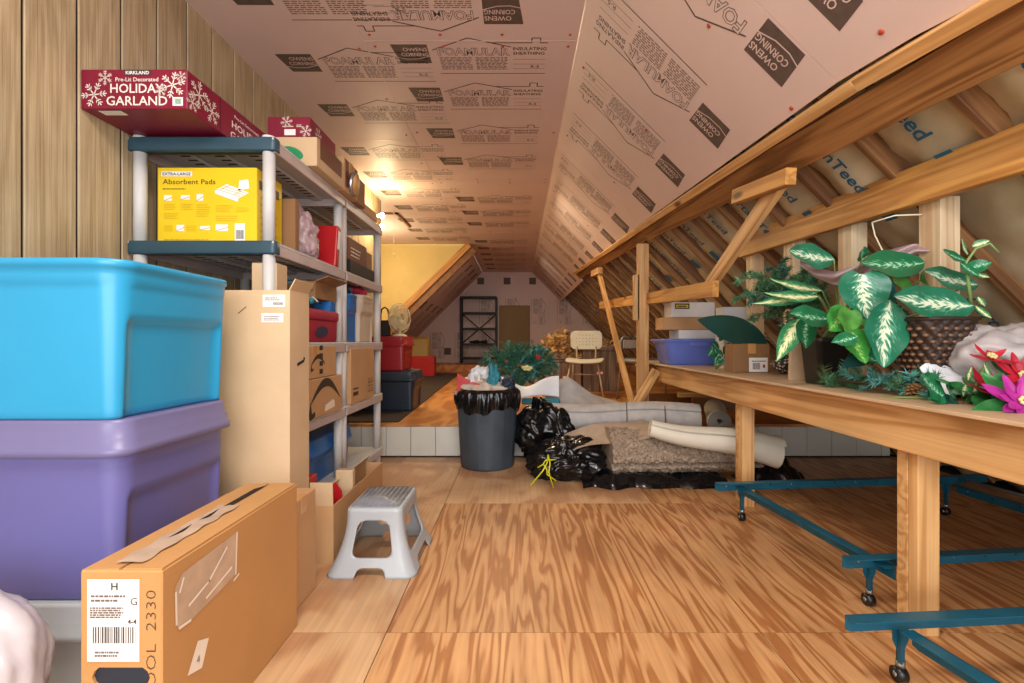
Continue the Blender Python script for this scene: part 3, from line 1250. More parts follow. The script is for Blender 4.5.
shelving('plastic shelving unit with dark slate end caps, nearest on the left wall', 2.085, 2.955, True)
shelving('plain pale plastic shelving unit beyond the one with slate end caps', 2.965, 3.765, False)

# ------------------------------------------------------------------ the stack of totes
tote('storage_tote', 'bright blue plastic tote, topmost of the stack by the wall', -1.665, -1.022, 1.235, 1.745, .7455, 1.165, 'tote_blue', ribs=True, group='stacked totes')
tote('storage_tote', 'purple plastic tote with mauve lid under the bright blue tote', -1.655, -1.03, 1.25, 1.745, .268, .745, 'tote_purple', 'tote_purple_lid', group='stacked totes')
tote('storage_tote', 'grey plastic tote on the floor, bottom of the stack', -1.655, -1.03, 1.25, 1.745, 0.0, .2675, 'tote_grey', 'tote_grey', group='stacked totes')
blob_bag('plastic_bag', 'cloudy white plastic bag slumped in the left corner before the grey tote', (-1.22, 1.02, 0), (.19, .13, .235), 'bag_white', 3, cat='plastic bag', ridge=.13, rough=.25, freq=.8)

# ------------------------------------------------------------------ long flat carton in front
def deco_long(b, w, d, h):
    T = FR(-w / 2, -d / 2, 0)
    rect(b, T, .016, .288, .124, .458, 'label_white')
    b2 = T @ TR(0, 0, .0006)
    b.text('H', .022, b2 @ TR(.066, .436, 0), 'label_ink', .02)
    fine_lines(b, b2, .024, .412, .10, .430, 2, 'print_grey', 3)
    b.text('G', .022, b2 @ TR(.106, .405, 0), 'label_ink', .0)
    fine_lines(b, b2, .022, .378, .095, .402, 5, 'print_grey', 4, .7)
    b.text('4-4', .014, b2 @ TR(.10, .366, 0), 'label_ink', .02)
    barcode(b, b2, .028, .326, .116, .360, seed=5)
    fine_lines(b, b2, .032, .298, .085, .312, 2, 'print_grey', 8, .6)
    # handwriting running up the carton's end
    T3 = T @ TR(.158, .235, 0) @ rot_z(PI / 2)
    b.text('OOL  2330', .030, T3, 'marker_black', -.02, width=.20)
    # clear pouch and its torn film, small paper sticker, arrows on top
    S = SD(w / 2, -d / 2, 0)
    b.add([(.045, .325, 0), (.09, .322, 0), (.255, .342, 0), (.265, .452, 0), (.06, .442, 0), (.035, .42, 0)], [(0, 1, 2, 3, 4, 5)], 'clear_tape', T=S)
    for (p, q) in (((.040, .34), (.038, .41)), ((.05, .405), (.062, .43)), ((.25, .332), (.272, .338)), ((.258, .345), (.264, .450)), ((.05, .327), (.085, .324)), ((.08, .36), (.15, .38)), ((.15, .38), (.22, .43)), ((.14, .345), (.24, .37))):
        stroke(b, S @ TR(0, 0, .0008), [p, q], .006, 'tape_white')
    b.add([(.075, .205, 0), (.125, .19, 0), (.150, .245, 0), (.110, .262, 0)], [(0, 1, 2, 3)], 'tape_white', T=S)
    b.text('4', .025, S @ TR(.105, .21, .0008), 'print_grey')
    P = TP(-w / 2, -d / 2, h)
    stroke(b, P, [(.03, .035), (.095, .035), (.095, .075), (.05, .075), (.03, .035)], .005, 'marker_black')
    fine_lines(b, P, .03, .01, .10, .025, 1, 'label_ink', 5)
    b.text('ZUVUX', .035, P @ TR(.125, .30, 0) @ rot_z(PI / 2), 'marker_black', -.008, width=.12)


lc = carton('cardboard_box', 'long orange-brown carton on edge with shipping label and handle slot', -.907, -.737, 1.0, 1.612, 0, .475, 'cardboard_orange', None, deco=deco_long, seam=False)
bd = [c for c in lc.children if c.name.startswith('body')][0]
k = MB()
k.tube([(-.015, -.32, .085), (-.015, -.28, .085)], .019, 'cardboard_inside', 16)
k.tube([(.045, -.32, .085), (.045, -.28, .085)], .019, 'cardboard_inside', 16)
k1 = MB().prism([(-.045, .103), (-.055, .095), (-.06, .082), (-.055, .07), (-.045, .062), (.045, .062), (.055, .07), (.06, .082), (.055, .095), (.045, .103)], -.02, .02, 'tote_navy', T=frame((0, -.306, .172), (1, 0, 0), (0, 0, 1))).obj('cutter', lc)
cut(bd, [k1])
b = MB()
b.prism([(-.045, .104), (-.056, .096), (-.061, .082), (-.056, .07), (-.045, .061), (.045, .061), (.056, .07), (.061, .082), (.056, .096), (.045, .104), (.040, .099), (-.040, .099), (-.050, .09), (-.050, .074), (-.040, .066), (.040, .066), (.050, .074), (.050, .09), (.04, .099)], 0, .001, 'cardboard_orange', T=FR(0, -.306, 0)) if False else None
MB().box((-.07, -.300, .220), (.07, -.290, .290), 'tote_navy', .004).obj('inner_bag', lc)
# the two top flaps not quite meeting, and the torn packing tape over them
b = MB()
b.box((-.083, -.303, 0), (-.006, .300, .004), 'cardboard_orange', T=TR(0, 0, .4755) @ Matrix.Rotation(R(-2.5), 4, 'Y'))
b.obj('flap', lc)
b = MB()
b.box((.002, -.303, 0), (.083, .300, .004), 'cardboard_orange', T=TR(0, 0, .4755) @ Matrix.Rotation(R(.0), 4, 'Y'))
b.obj('flap', lc)
b = MB()
b.add([(-.009, -.16, .4845), (.004, -.16, .4805), (.004, .27, .4815), (-.012, .22, .4845)], [(0, 1, 2, 3)], 'dark_gap')
b.grid(lambda u, v: (-.028 + .056 * u + .003 * math.sin(v * 30), -.285 + .36 * v, .4835 + .0012 * math.sin(v * 21 + u * 3)), 6, 40, 'clear_tape')
b.obj('packing_tape', lc)

# ------------------------------------------------------------------ tall carton and the low ones beside the shelving
def deco_tall(b, w, d, h):
    T = FR(w / 2, -d / 2, h)
    rect(b, T, -.105, -.065, -.018, -.018, 'label_white')
    rect(b, T, -.11, -.125, -.025, -.09, 'label_white')
    T2 = T @ TR(0, 0, .0006)
    fine_lines(b, T2, -.095, -.04, -.03, -.025, 2, 'print_grey', 2)
    barcode(b, T2, -.065, -.058, -.025, -.047)
    fine_lines(b, T2, -.10, -.118, -.035, -.098, 3, 'print_grey', 4)
    stroke(b, T, [(-.20, -.09), (-.17, -.065)], .003, 'marker_black')
    S = SD(w / 2, -d / 2, h)
    b.prism([(.06, -.30), (.12, -.285), (.13, -.27), (.12, -.262), (.115, -.275), (.06, -.287)], 0, .0008, 'dark_gap', T=S)


carton('cardboard_box', 'tall narrow tan carton with two white labels beside the blue tote', -1.23, -.888, 1.88, 2.052, 0, 1.15, 'cardboard_light', None, deco=deco_tall, flaps=[('e', 28, .05)], cat='cardboard box')
carton('cardboard_box', 'plain brown carton standing between the tall carton and long orange-brown one', -1.08, -.782, 1.665, 1.868, 0, .385, 'cardboard', 'x')
tc = carton('cardboard_box', 'low open brown carton behind the grey step stool, red and teal things inside', -.886, -.786, 1.90 + .157, 2.80, 0, .25, 'cardboard', flaps=[('s', 4, .10), ('w', -30, .05)])
# its contents
tg = thing('file_folder', 'red folder leaning in the low open carton by the step stool', 'folder', (-.838, 2.17, .006))
MB().prism([(-.042, 0), (.042, 0), (.042, .22), (.03, .27), (.0, .305), (-.03, .27), (-.042, .22)], -.004, .004, 'red_gloss', T=frame((0, 0, 0), (1, -.1, 0), (0, .12, 1))).obj('cover', tg)
MB().box((-.035, .006, .01), (.035, .012, .25), 'label_white', T=Matrix.Rotation(R(-6), 4, 'X')).obj('papers', tg)
tg = MB()
r3 = random.Random(4)
for i in range(24):
    a = r3.uniform(0, 2 * PI)
    e = Vector((math.cos(a) * .05, math.sin(a) * .05, r3.uniform(.02, .08)))
    tg.tube([Vector((0, 0, .0)), Vector((0, 0, .24)), Vector((0, 0, .24)) + e], [.004, .004, .001], 'cloth_teal' if i % 3 else 'sheet_white', 5)
tag(tg.obj('tinsel_pick', loc=(-.862, 2.13, .005)), 'teal tinsel pick sticking up from the low open carton', 'decoration')
carton('gift_box', 'small red box standing left of the low open carton and teal pick', -.985, -.915, 2.10, 2.20, .0, .35, 'red_gloss', None, cat='box')
carton('cardboard_box', 'pale upright carton end behind the red folder', -.878, -.795, 2.32, 2.36, .006, .33, 'cardboard_light', None)

# ------------------------------------------------------------------ on top of the shelving
T0 = 1.8345
def deco_garland(b, w, d, h):
    T = FR(-w / 2, -d / 2, 0)
    cr = 'ink_cream'
    b.text('HOLIDAY', .050, T @ TR(.115, .062, 0), cr, .012, width=.205)
    b.text('GARLAND', .050, T @ TR(.10, .014, 0), cr, .012, width=.235)
    b.text('Pre-Lit Decorated', .022, T @ TR(.135, .106, 0), cr, .01, width=.165)
    rect(b, T, .17, .130, .27, .150, 'label_ink')
    b.text('KIRKLAND', .018, T @ TR(.175, .133, .0006), 'label_white', .02, width=.09)
    snowflake(b, T, .052, .055, .048, cr, .1)
    snowflake(b, T, .095, .120, .028, cr, .5)
    snowflake(b, T, .355, .092, .050, cr, .3)
    snowflake(b, T, .388, .125, .020, cr, .7)
    snowflake(b, T, .31, .07, .022, cr, .2)
    rect(b, T, .355, .012, .395, .045, 'label_white')
    barcode(b, T @ TR(0, 0, .0006), .365, .018, .388, .04, 'green_tape')
    S = SD(w / 2, -d / 2, 0)
    snowflake(b, S, .07, .088, .056, cr, .4)
    snowflake(b, S, .15, .06, .05, cr, .1)
    snowflake(b, S, .03, .04, .035, cr, .1)
    b.text('Pre-Lit Decorated', .020, S @ TR(.31, .108, 0), cr, .01, width=.2)
    b.text('HOLIDAY', .042, S @ TR(.29, .060, 0), cr, .012, width=.25)
    b.text('GARLAND', .042, S @ TR(.28, .012, 0), cr, .012, width=.27)
    rect(b, S, .205, 0, .208, h, 'dark_gap')
    U = frame((0, -d / 2, -.0012), (1, 0, 0), (0, -1, 0))
    rect(b, U, -.15, -.05, -.06, -.012, 'label_white')


carton('garland_box', 'long burgundy garland box overhanging the near top shelf', -1.686, -1.276, 1.862, 2.72, T0 + .012, 2.0, 'box_burgundy', None, deco=deco_garland, cat='box')


def deco_g2(b, w, d, h):
    T = FR(-w / 2, -d / 2, 0)
    snowflake(b, T, w * .45, h * .75, .03, 'ink_cream')
    snowflake(b, T, w * .9, h * .3, .03, 'ink_cream')
    rect(b, T, w * .4, .01, w * .66, .04, 'label_white')
    fine_lines(b, T, w * .35, h * .5, w * .62, h * .6, 1, 'ink_cream')
    fine_lines(b, T, w * .68, h * .5, w * .8, h * .65, 2, 'ink_cream')
    S = SD(w / 2, -d / 2, 0)
    snowflake(b, S, .1, .05, .04, 'ink_cream')


def deco_tape(b, w, d, h):
    T = FR(-w / 2, -d / 2, 0)
    b.ball((w * .38, h * .6, 0), .052, 'green_tape', 3, T=T @ rot_z(R(-22)) @ TR(0, .02, 0), sc=(1.1, .55, .02))
    S = SD(w / 2, -d / 2, 0)
    rect(b, S, .04, .05, d - .03, h - .004, 'brown_print')


carton('cardboard_box', 'pale carton marked with a green patch on the near top shelf', -1.262, -1.012, 2.43, 2.80, T0, 1.98, 'cardboard_light', None, deco=deco_tape)
carton('garland_box', 'shorter burgundy snowflake box resting on the carton with green patch', -1.266, -1.05, 2.44, 2.78, 1.982, 2.085, 'box_burgundy', None, deco=deco_g2, cat='box')
def deco_stripes(b, w, d, h):
    S = SD(w / 2, -d / 2, 0)
    for k in range(3):
        rect(b, S, .02 + k * d / 3, .03, (k + 1) * d / 3 - .005, h - .005, 'brown_print')


carton('cardboard_box', 'brown printed carton on the top shelf behind the pale carton', -1.26, -1.015, 2.82, 3.06, T0, 2.03, 'cardboard', 'x', deco=deco_stripes)
carton('cardboard_box', 'small brown carton just past the round wooden clock', -1.26, -1.02, 3.08, 3.22, T0 + .0, 2.0, 'cardboard_dark', None)
carton('cardboard_box', 'low flat carton at the far end of the top shelf', -1.30, -1.05, 3.26, 3.60, T0, 1.90, 'cardboard', 'y')
ck = thing('wall_clock', 'round wooden wall clock leaning at the top shelf edge', 'clock', (-1.022, 2.94, T0), rotz=0, rot=(0, R(8), 0))
MB().lathe([(.068, -.008), (.072, -.004), (.072, .012), (.064, .016)], 'chrome', 28, T=TR(.012, 0, .0735) @ Matrix.Rotation(PI / 2, 4, 'Y')).obj('rim', ck)
MB().lathe([(.062, .012), (.060, .018)], 'pine', 28, T=TR(.012, 0, .0735) @ Matrix.Rotation(PI / 2, 4, 'Y')).obj('dial', ck)

# ------------------------------------------------------------------ second shelf down
S2Z = SHZ[3] + .001
def deco_yellow(b, w, d, h):
    T = FR(-w / 2, -d / 2, 0)
    rect(b, T, .018, h - .04, .155, h - .018, 'label_white')
    b.text('EXTRA-LARGE', .018, T @ TR(.024, h - .036, .0006), 'label_ink', .02, width=.125)
    b.text('Absorbent Pads', .032, T @ TR(.024, h - .075, 0), 'ink_brown', .01, width=.235)
    fine_lines(b, T, .024, h - .098, .13, h - .09, 1, 'ink_brown')
    for (x, y, ww, hh) in ((.03, .19, .035, .025), (.105, .195, .04, .02), (.175, .19, .03, .03), (.26, .055, .055, .03), (.085, .055, .035, .028), (.19, .06, .045, .018)):
        rect(b, T, x, y, x + ww, y + hh, 'label_white')
        stroke(b, T @ TR(0, 0, .0005), [(x, y), (x + ww, y + hh * .6)], .003, 'box_gold_ink')
    for (x, y, x2, y2, n) in ((.03, .15, .09, .18, 4), (.105, .15, .16, .18, 4), (.175, .12, .24, .18, 6), (.03, .11, .10, .14, 4), (.26, .14, .34, .175, 5), (.35, .14, .41, .165, 3), (.03, .055, .075, .085, 4), (.13, .055, .185, .085, 4), (.26, .10, .36, .13, 3), (.03, .015, .24, .03, 1)):
        fine_lines(b, T, x, y, x2, y2, n, 'box_gold_ink', int(x * 100 + y * 50), .35)
    # line drawing of the pad in its tray
    b.add([(.255, .235, 0), (.36, .20, 0), (.41, .225, 0), (.31, .265, 0)], [(0, 1, 2, 3)], 'label_white', T=T)
    b.add([(.255, .235, 0), (.36, .20, 0), (.36, .185, 0), (.258, .222, 0)], [(0, 3, 2, 1)], 'sheet_white', T=T)
    for p in (((.27, .24), (.37, .208)), ((.285, .247), (.385, .216)), ((.30, .254), (.40, .222)), ((.28, .24), (.33, .262)), ((.34, .215), (.385, .24))):
        stroke(b, T @ TR(0, 0, .0006), p, .002, 'box_gold_ink')
    b.add([(.36, .235, 0), (.41, .245, 0), (.405, .285, 0), (.365, .28, 0)], [(0, 1, 2, 3)], 'label_white', T=T)
    rect(b, T, .345, .01, .39, .09, 'label_white')
    barcode(b, T @ TR(0, 0, .0006), .35, .02, .385, .06)
    S = SD(w / 2, -d / 2, 0)
    rect(b, S, .02, h - .09, d - .03, h - .05, 'ink_brown')
    for k in range(7):
        fine_lines(b, S, .03, .03 + k * .03, d - .04, .045 + k * .03, 1, 'box_gold_ink', k)


carton('pad_box', 'bright yellow box of absorbent pads on the second shelf down', -1.605, -1.163, 2.15, 2.38, S2Z, 1.725, 'box_yellow', None, deco=deco_yellow, cat='box', seam=False)
carton('cardboard_box', 'narrow brown carton behind the bright yellow box', -1.36, -1.105, 2.395, 2.44, S2Z, 1.66, 'cardboard_dark', None)
blob_bag('plastic_bag', 'mauve crumpled plastic bag between the yellow box and red binder', (-1.20, 2.57, S2Z), (.125, .10, .155), 'bag_mauve', 5, cat='plastic bag', ridge=.2, freq=1.3)
bb = thing('ring_binder', 'glossy red binder leaning beside the mauve plastic bag', 'binder', (-1.185, 2.79, S2Z))
TT = Matrix.Rotation(R(-10), 4, 'X')
MB().box((-.13, 0, 0), (.13, .052, .25), 'red_gloss', .008, seg=2, T=TT).obj('cover', bb)
MB().box((.1305, .012, .11), (.132, .04, .22), 'label_white', T=TT).obj('spine_label', bb)
def deco_writing(b, w, d, h):
    S = SD(w / 2, -d / 2, 0)
    fine_lines(b, S, .04, .03, d * .7, h * .7, 3, 'tape_white', 9, .35)


carton('cardboard_box', 'dark brown box with pale writing on the far unit, second shelf down', -1.40, -1.065, 3.035, 3.40, S2Z + .082, 1.61, 'brown_print', None, deco=deco_writing)
carton('storage_tray', 'flat black tray under the dark box with pale writing', -1.42, -1.055, 3.035, 3.55, S2Z, 1.465, 'iron_black', None, cat='tray')
carton('cardboard_box', 'small brown carton on the black tray, next to the dark box', -1.38, -1.07, 3.42, 3.54, S2Z + .082, 1.585, 'cardboard_dark', None)

# ------------------------------------------------------------------ third shelf down
S3Z = SHZ[2] + .001
lb = thing('lunch_cooler', 'red fabric cooler box with dark badge on the middle shelf', 'cooler', (-1.20, 2.54, S3Z))
b = MB()
loft(b, [(.27, .60, .03, 0), (.28, .61, .03, .01), (.285, .61, .03, .115), (.285, .61, .03, .12)], 'red_fabric')
b.obj('case', lb)
b = MB()
loft(b, [(.295, .62, .03, .121), (.30, .625, .03, .128), (.30, .625, .03, .165), (.28, .60, .03, .175)], 'red_fabric')
b.obj('lid', lb)
b = MB()
b.prism([(.02, .055), (.06, .035), (.13, .04), (.19, .06), (.17, .09), (.10, .098), (.05, .085)], 0, .002, 'navy_print', T=SD(.142, -.04, -.01))
b.obj('badge', lb)
b = MB()
for k in range(5):
    pts = [(-.12 + i * .03, -.2 + k * .06 + .03 * noise.noise(Vector((i * .5, k, 0))), .012 + k * .006 + .012 * noise.noise(Vector((i * .8, k, 3)))) for i in range(10)]
    b.tube(pts, .016, 'cloth_navy' if k % 2 else 'cloth_teal', 8)
b.grid(lambda u, v: (-.14 + .28 * u, -.24 + .42 * v, .03 + .03 * noise.noise(Vector((u * 5, v * 6, 1))) + .02 * math.sin(PI * u)), 20, 24, 'cloth_navy')
for q in (.12, .30, .52, .8):
    b.grid(lambda u, v: (-.14 + .285 * u, -.24 + .42 * (q + .05 * v), .036 + .03 * noise.noise(Vector((u * 5, (q + .04 * v) * 6, 1))) + .02 * math.sin(PI * u)), 20, 3, 'sheet_white')
tag(b.obj('folded_cloths', loc=(-1.20, 2.44, S3Z + .178)), 'teal and navy striped cloths heaped on the red fabric cooler', 'cloths')
carton('blue_box', 'small blue box on the red cooler near the shelf post', -1.16, -1.065, 2.74, 2.82, S3Z + .172, S3Z + .232, 'blue_bin', None, cat='box')
t = carton('cardboard_box', 'open flat carton with blue tape above the striped cloths', -1.33, -1.075, 2.56, 2.86, S3Z + .235, S3Z + .325, 'cardboard_dark', flaps=[('e', 70, .075), ('s', 160, .05)])
b = MB()
b.box((-.03, -.1535, .002), (.03, -.1505, .09), 'tote_blue')
b.obj('blue_tape', t)
carton('cardboard_box', 'small pale carton lying across the blue-taped box, middle shelf', -1.17, -1.06, 2.12, 2.22, S3Z + .002, S3Z + .35, 'cardboard_light', None)
tote('storage_bin', 'deep blue bin on the middle shelf of the far unit', -1.40, -1.065, 3.035, 3.25, S3Z, 1.255, 'blue_bin', cat='bin', open_top=True)
tote('storage_bin', 'cloudy beige bin beside the deep blue bin', -1.40, -1.06, 3.27, 3.60, S3Z, 1.27, 'tissue_beige', cat='bin', open_top=True)
blob_bag('cloth_bundle', 'dark red and black cloth bundle on top of the deep blue bin', (-1.2, 3.13, 1.235), (.12, .10, .06), 'cloth_navy', 8, cat='cloth')
blob_bag('cloth_bundle', 'small dark red cloth bundle on the cloudy beige bin', (-1.18, 3.40, 1.26), (.11, .11, .045), 'red_fabric', 9, cat='cloth')

# ------------------------------------------------------------------ fourth shelf
S4Z = SHZ[1] + .001


def smile(b, S, cx, cy, w, mat='marker_black'):
    """The curved arrow printed on mail-order cartons."""
    n = 16
    up, lo = [], []
    for i in range(n + 1):
        a = R(205 + 130 * i / n) if False else None
        t_ = i / n
        x = cx + (t_ - .5) * w
        arc = math.sin(PI * t_)
        up.append((x, cy + arc * w * .30 + .004))
        lo.append((x, cy + arc * w * .20 - .002))
    b.prism((lo + up[::-1])[::-1] if False else lo + up[::-1], 0, .0008, mat, T=S)
    b.prism([(cx - w * .5, cy + .03 * w), (cx - w * .56, cy - w * .16), (cx - w * .5, cy - w * .20), (cx - w * .36, cy - w * .16), (cx - w * .36, cy - w * .10), (cx - w * .46, cy - w * .12)], 0, .0008, mat, T=S)


def deco_bigsmile(b, w, d, h):
    S = SD(w / 2, 0, 0)
    smile(b, S, .12, h * .38, .40)
    b.add([(.10, .02, 0), (.24, .03, 0), (.24, .06, 0), (.22, .075, 0), (.11, .055, 0)], [(0, 1, 2, 3, 4)], 'tape_white', T=S)


def deco_smallsmile(b, w, d, h):
    S = SD(w / 2, 0, 0)
    smile(b, S, .04, h * .42, .17)
    rect(b, S, .02, 0, .075, h, 'marker_black') if False else None
    for k in range(4):
        rect(b, S, .055, .02 + k * .042, .10, .045 + k * .042, 'marker_black')


def deco_recycle(b, w, d, h):
    S = SD(w / 2, -d / 2, 0)
    rect(b, S, .04, .05, .14, .075, 'label_ink')
    rect(b, S, .04, .09, .14, .10, 'label_ink')
    for x in (d - .14, d - .08):
        stroke(b, S, [(x, .05), (x + .04, .05), (x + .04, .09), (x, .09), (x, .05)], .005, 'label_ink')
        stroke(b, S, [(x, .11), (x + .04, .11), (x + .02, .145), (x, .11)], .005, 'label_ink')


carton('cardboard_box', 'brown mail-order carton with a large curved arrow, fourth shelf', -1.38, -1.045, 2.155, 2.865, S4Z, .755, 'cardboard', 'y', deco=deco_bigsmile)
carton('cardboard_box', 'smaller brown carton with small curved arrow atop the large-arrow one', -1.33, -1.055, 2.22, 2.80, .7578, .925, 'cardboard', 'x', deco=deco_smallsmile)
carton('cardboard_box', 'tall brown carton with recycling marks on the far unit', -1.36, -1.05, 3.035, 3.52, S4Z, .905, 'cardboard', 'y', deco=deco_recycle)
carton('cardboard_box', 'small brown carton at the far end of the fourth shelf', -1.36, -1.11, 3.54, 3.74, S4Z, .82, 'cardboard', None)
# ------------------------------------------------------------------ bottom shelf
S5Z = SHZ[0] + .001
tote('storage_tote', 'blue lidded tote on the bottom shelf behind the post', -1.52, -1.13, 2.62, 3.30, S5Z, .40, 'blue_bin', 'blue_bin', group='bottom shelf totes')
carton('cardboard_box', 'brown carton on the bottom shelf behind the low open carton', -1.5, -1.10, 2.2, 2.56, S5Z, .34, 'cardboard_dark', 'x')

# ------------------------------------------------------------------ lamp holders at the end of the siding
lf = thing('wall_lamp', 'pair of bare glowing bulbs on a bracket at the wall end', 'lamp', (WALL + .001, 5.55, 2.34))
MB().box((0, -.05, -.12), (.03, .05, .10), 'white_gloss', .006).obj('bracket', lf)
MG = NT('bulb_glow')
MG.b.inputs['Emission Color'].default_value = (1, .80, .52, 1)
MG.b.inputs['Emission Strength'].default_value = 30
M['bulb_glow'] = MG.m
for zz in (.055, -.075):
    s_ = MB().tube([(.03, 0, zz), (.09, 0, zz)], .018, 'white_gloss', 12).obj('socket', lf)
    MB().ball((.125, 0, zz), .032, 'bulb_glow', 3).obj('bulb', s_)
pl_ = point_light('wall_lamp_light', (WALL + .20, 5.40, 2.36), 15, (1.0, .76, .42), .05)
b = MB()
b.tube([(-1.62, 6.3, ZC - .001), (-1.62, 6.3, 2.10)], .004, 'cord_white', 6)
b.tube([(-1.62, 6.3, 2.10), (-1.62, 6.3, 2.06)], .012, 'cord_white', 8)
tag(b.obj('pull_cord'), 'thin white pull cord hanging from the ceiling near the bulbs', 'cord')

# ------------------------------------------------------------------ step stool
st = thing('step_stool', 'light grey plastic step stool on the plywood before the shelving', 'step stool', (-.595, 2.145, 0))
H = .262
b = MB()
secs = []
n = 26
for k in range(n + 1):
    q = k / n           # 0 at the floor
    fl_ = (1 - q) ** 1.7
    w, d = .232 + .140 * fl_ ** 1.25, .312 + .12 * fl_ ** 1.25
    secs.append((w, d, .030 + .02 * fl_, q * (H - .014)))
secs += [(.228, .308, .03, H - .005), (.212, .292, .028, H)]
vs_in = [(w - .012, d - .012, max(.01, r - .006), z) for w, d, r, z in secs[:-2]]


def flute(p):
    x, y, z = p
    return (x, y, z)


loft(b, secs, 'stool_grey', caps=(False, True))
nb = len(b.v)
b2 = MB()
loft(b2, vs_in + [(.20, .28, .02, H - .016)], 'stool_grey', caps=(False, True))
off = len(b.v)
nn = len(rrect(.3, .3, .03))
b.add([tuple(v) for v in b2.v], [tuple(f)[::-1] for f in b2.f], 'stool_grey', True)
for j in range(nn):
    k = (j + 1) % nn
    b.f.append((j, off + j, off + k, k)); b.m.append('stool_grey'); b.s.append(False)
so = b.obj('body', st)


def arch(w0, w1, z0, z1, L, axis, r=.03):
    pts = []
    cs = [(-w0, z0), (w0, z0), (w1, z1), (-w1, z1)]
    m_ = len(cs)
    for i in range(m_):
        p, c, q = Vector(cs[i - 1]), Vector(cs[i]), Vector(cs[(i + 1) % m_])
        a, e = c + (p - c).normalized() * r, c + (q - c).normalized() * r
        for k in range(7):
            t_ = k / 6
            pts.append(tuple((1 - t_) ** 2 * a + 2 * t_ * (1 - t_) * c + t_ * t_ * e))
    T = frame((0, 0, 0), (1, 0, 0), (0, 0, 1)) if axis == 'y' else frame((0, 0, 0), (0, 1, 0), (0, 0, 1))
    return MB().prism(pts, -L, L, 'stool_grey', T=T).obj('cutter', st)


cut(so, [arch(.085, .062, .070, H - .050, .5, 'y', .035), arch(.13, .095, .070, H - .055, .5, 'x', .035), arch(.085, .05, -.05, .036, .5, 'y', .02), arch(.12, .09, -.05, .036, .5, 'x', .02)])
b = MB()
loft(b, [(.205, .285, .026, H + .0004), (.204, .284, .026, H + .002)], 'stool_top')
for i in range(9):
    for j in range(13):
        b.box((-.09 + i * .0215, -.13 + j * .021, H + .002), (-.082 + i * .0215, -.122 + j * .021, H + .0032), 'stool_top')
b.obj('tread_mat', st)
# ------------------------------------------------------------------ work table on the right
TZ = .757
wt = thing('work_table', 'long built-in pine table with plywood top under the roof slope', 'table', (1.6, 2.6, 0))
off = Vector((1.6, 2.6, 0))


def tboard(name, p0, p1, w, t, mat, side):
    return board(name, Vector(p0) - off, Vector(p1) - off, w, t, mat, side, wt)


MB().box((1.195 - 1.6, .3 - 2.6, .7455), (2.21 - 1.6, 4.95 - 2.6, TZ), 'mdf_top', .002).obj('tabletop', wt)
tboard('apron', (1.265, .3, .6695), (1.265, 4.32, .6695), .150, .038, 'pine', (0, 0, 1))
for y0 in (.38, 1.553, 2.77):
    b = MB()
    b.box((1.286 - 1.6, y0 - 2.6, 0), (1.357 - 1.6, y0 + .040 - 2.6, .744), 'pine_post', .002)
    b.box((1.286 - 1.6, y0 + .042 - 2.6, 0), (1.357 - 1.6, y0 + .087 - 2.6, .744), 'pine', .002)
    b.obj('leg', wt)
tboard('corner_brace', (1.225, 4.285, .70), (1.00, 4.285, .30), .085, .04, 'pine', (0, 1, 1))
tboard('cross_rail', (1.30, 4.3, .69), (2.1, 4.3, .69), .09, .036, 'pine_orange', (0, 0, 1))
tboard('cross_rail', (1.30, 2.9, .69), (2.15, 2.9, .69), .09, .036, 'pine_orange', (0, 0, 1))
tboard('low_rail', (1.36, 4.12, .50), (2.3, 4.12, .50), .05, .04, 'pine_orange', (0, 0, 1))
for (p0, p1, lab) in (((1.55, 4.30, .44), (2.45, 4.22, .40), 'upper scrap plank lying on the platform under the table'), ((1.28, 4.75, .36), (2.2, 4.9, .34), 'lower scrap plank lying on the platform under the table')):
    lumber('plank', lab, p0, p1, .16, .04, 'trim_brown', (0, 0, 1), cat='plank')

# ------------------------------------------------------------------ steel bed frames
def angle_iron(name, p0, p1, parent, org, flip=1):
    p0, p1 = Vector(p0) - org, Vector(p1) - org
    L = (p1 - p0).length
    mw = frame((p0 + p1) / 2, p1 - p0, (0, 0, 1))
    b = MB()
    b.prism([(-L / 2, -.018), (-L / 2 + .018, -.024), (L / 2, -.024), (L / 2, .022), (-L / 2, .022)], -.0018, .0018, 'teal_steel')
    b.box((-L / 2, .0185, 0), (L / 2, .022, .040 * flip), 'teal_steel') if flip > 0 else b.box((-L / 2, .0185, .040 * flip), (L / 2, .022, 0), 'teal_steel')
    for k in range(int(L / .12)):
        b.tube([(-L / 2 + .06 + k * .12, 0, -.004), (-L / 2 + .06 + k * .12, 0, .004)], .005, 'chrome' if k % 3 == 0 else 'caster_black', 8)
    return b.obj(name, parent, mw=mw)


def caster_leg(parent, org, x, y, ztop):
    o = Vector((x, y, 0)) - org
    lg = MB()
    lg.prism([(-.022, ztop), (.022, ztop), (.022, ztop - .03), (.011, ztop - .055), (.011, .06), (-.011, .06), (-.011, ztop - .055), (-.022, ztop - .03)], -.002, .002, 'teal_steel', T=frame((0, 0, 0), (1, 0, 0), (0, 0, 1)))
    lg.box((-.011, -.018, .06), (-.008, .0, ztop), 'teal_steel')
    l_ = lg.obj('leg', parent, loc=o)
    b = MB()
    b.tube([(0, 0, .062), (0, 0, .045)], .012, 'chrome', 10)
    b.tube([(-.013, .004, .022), (.013, .004, .022)], .021, 'caster_black', 16)
    b.tube([(-.015, .004, .022), (.015, .004, .022)], .007, 'chrome', 10)
    b.obj('caster', l_)
    return l_


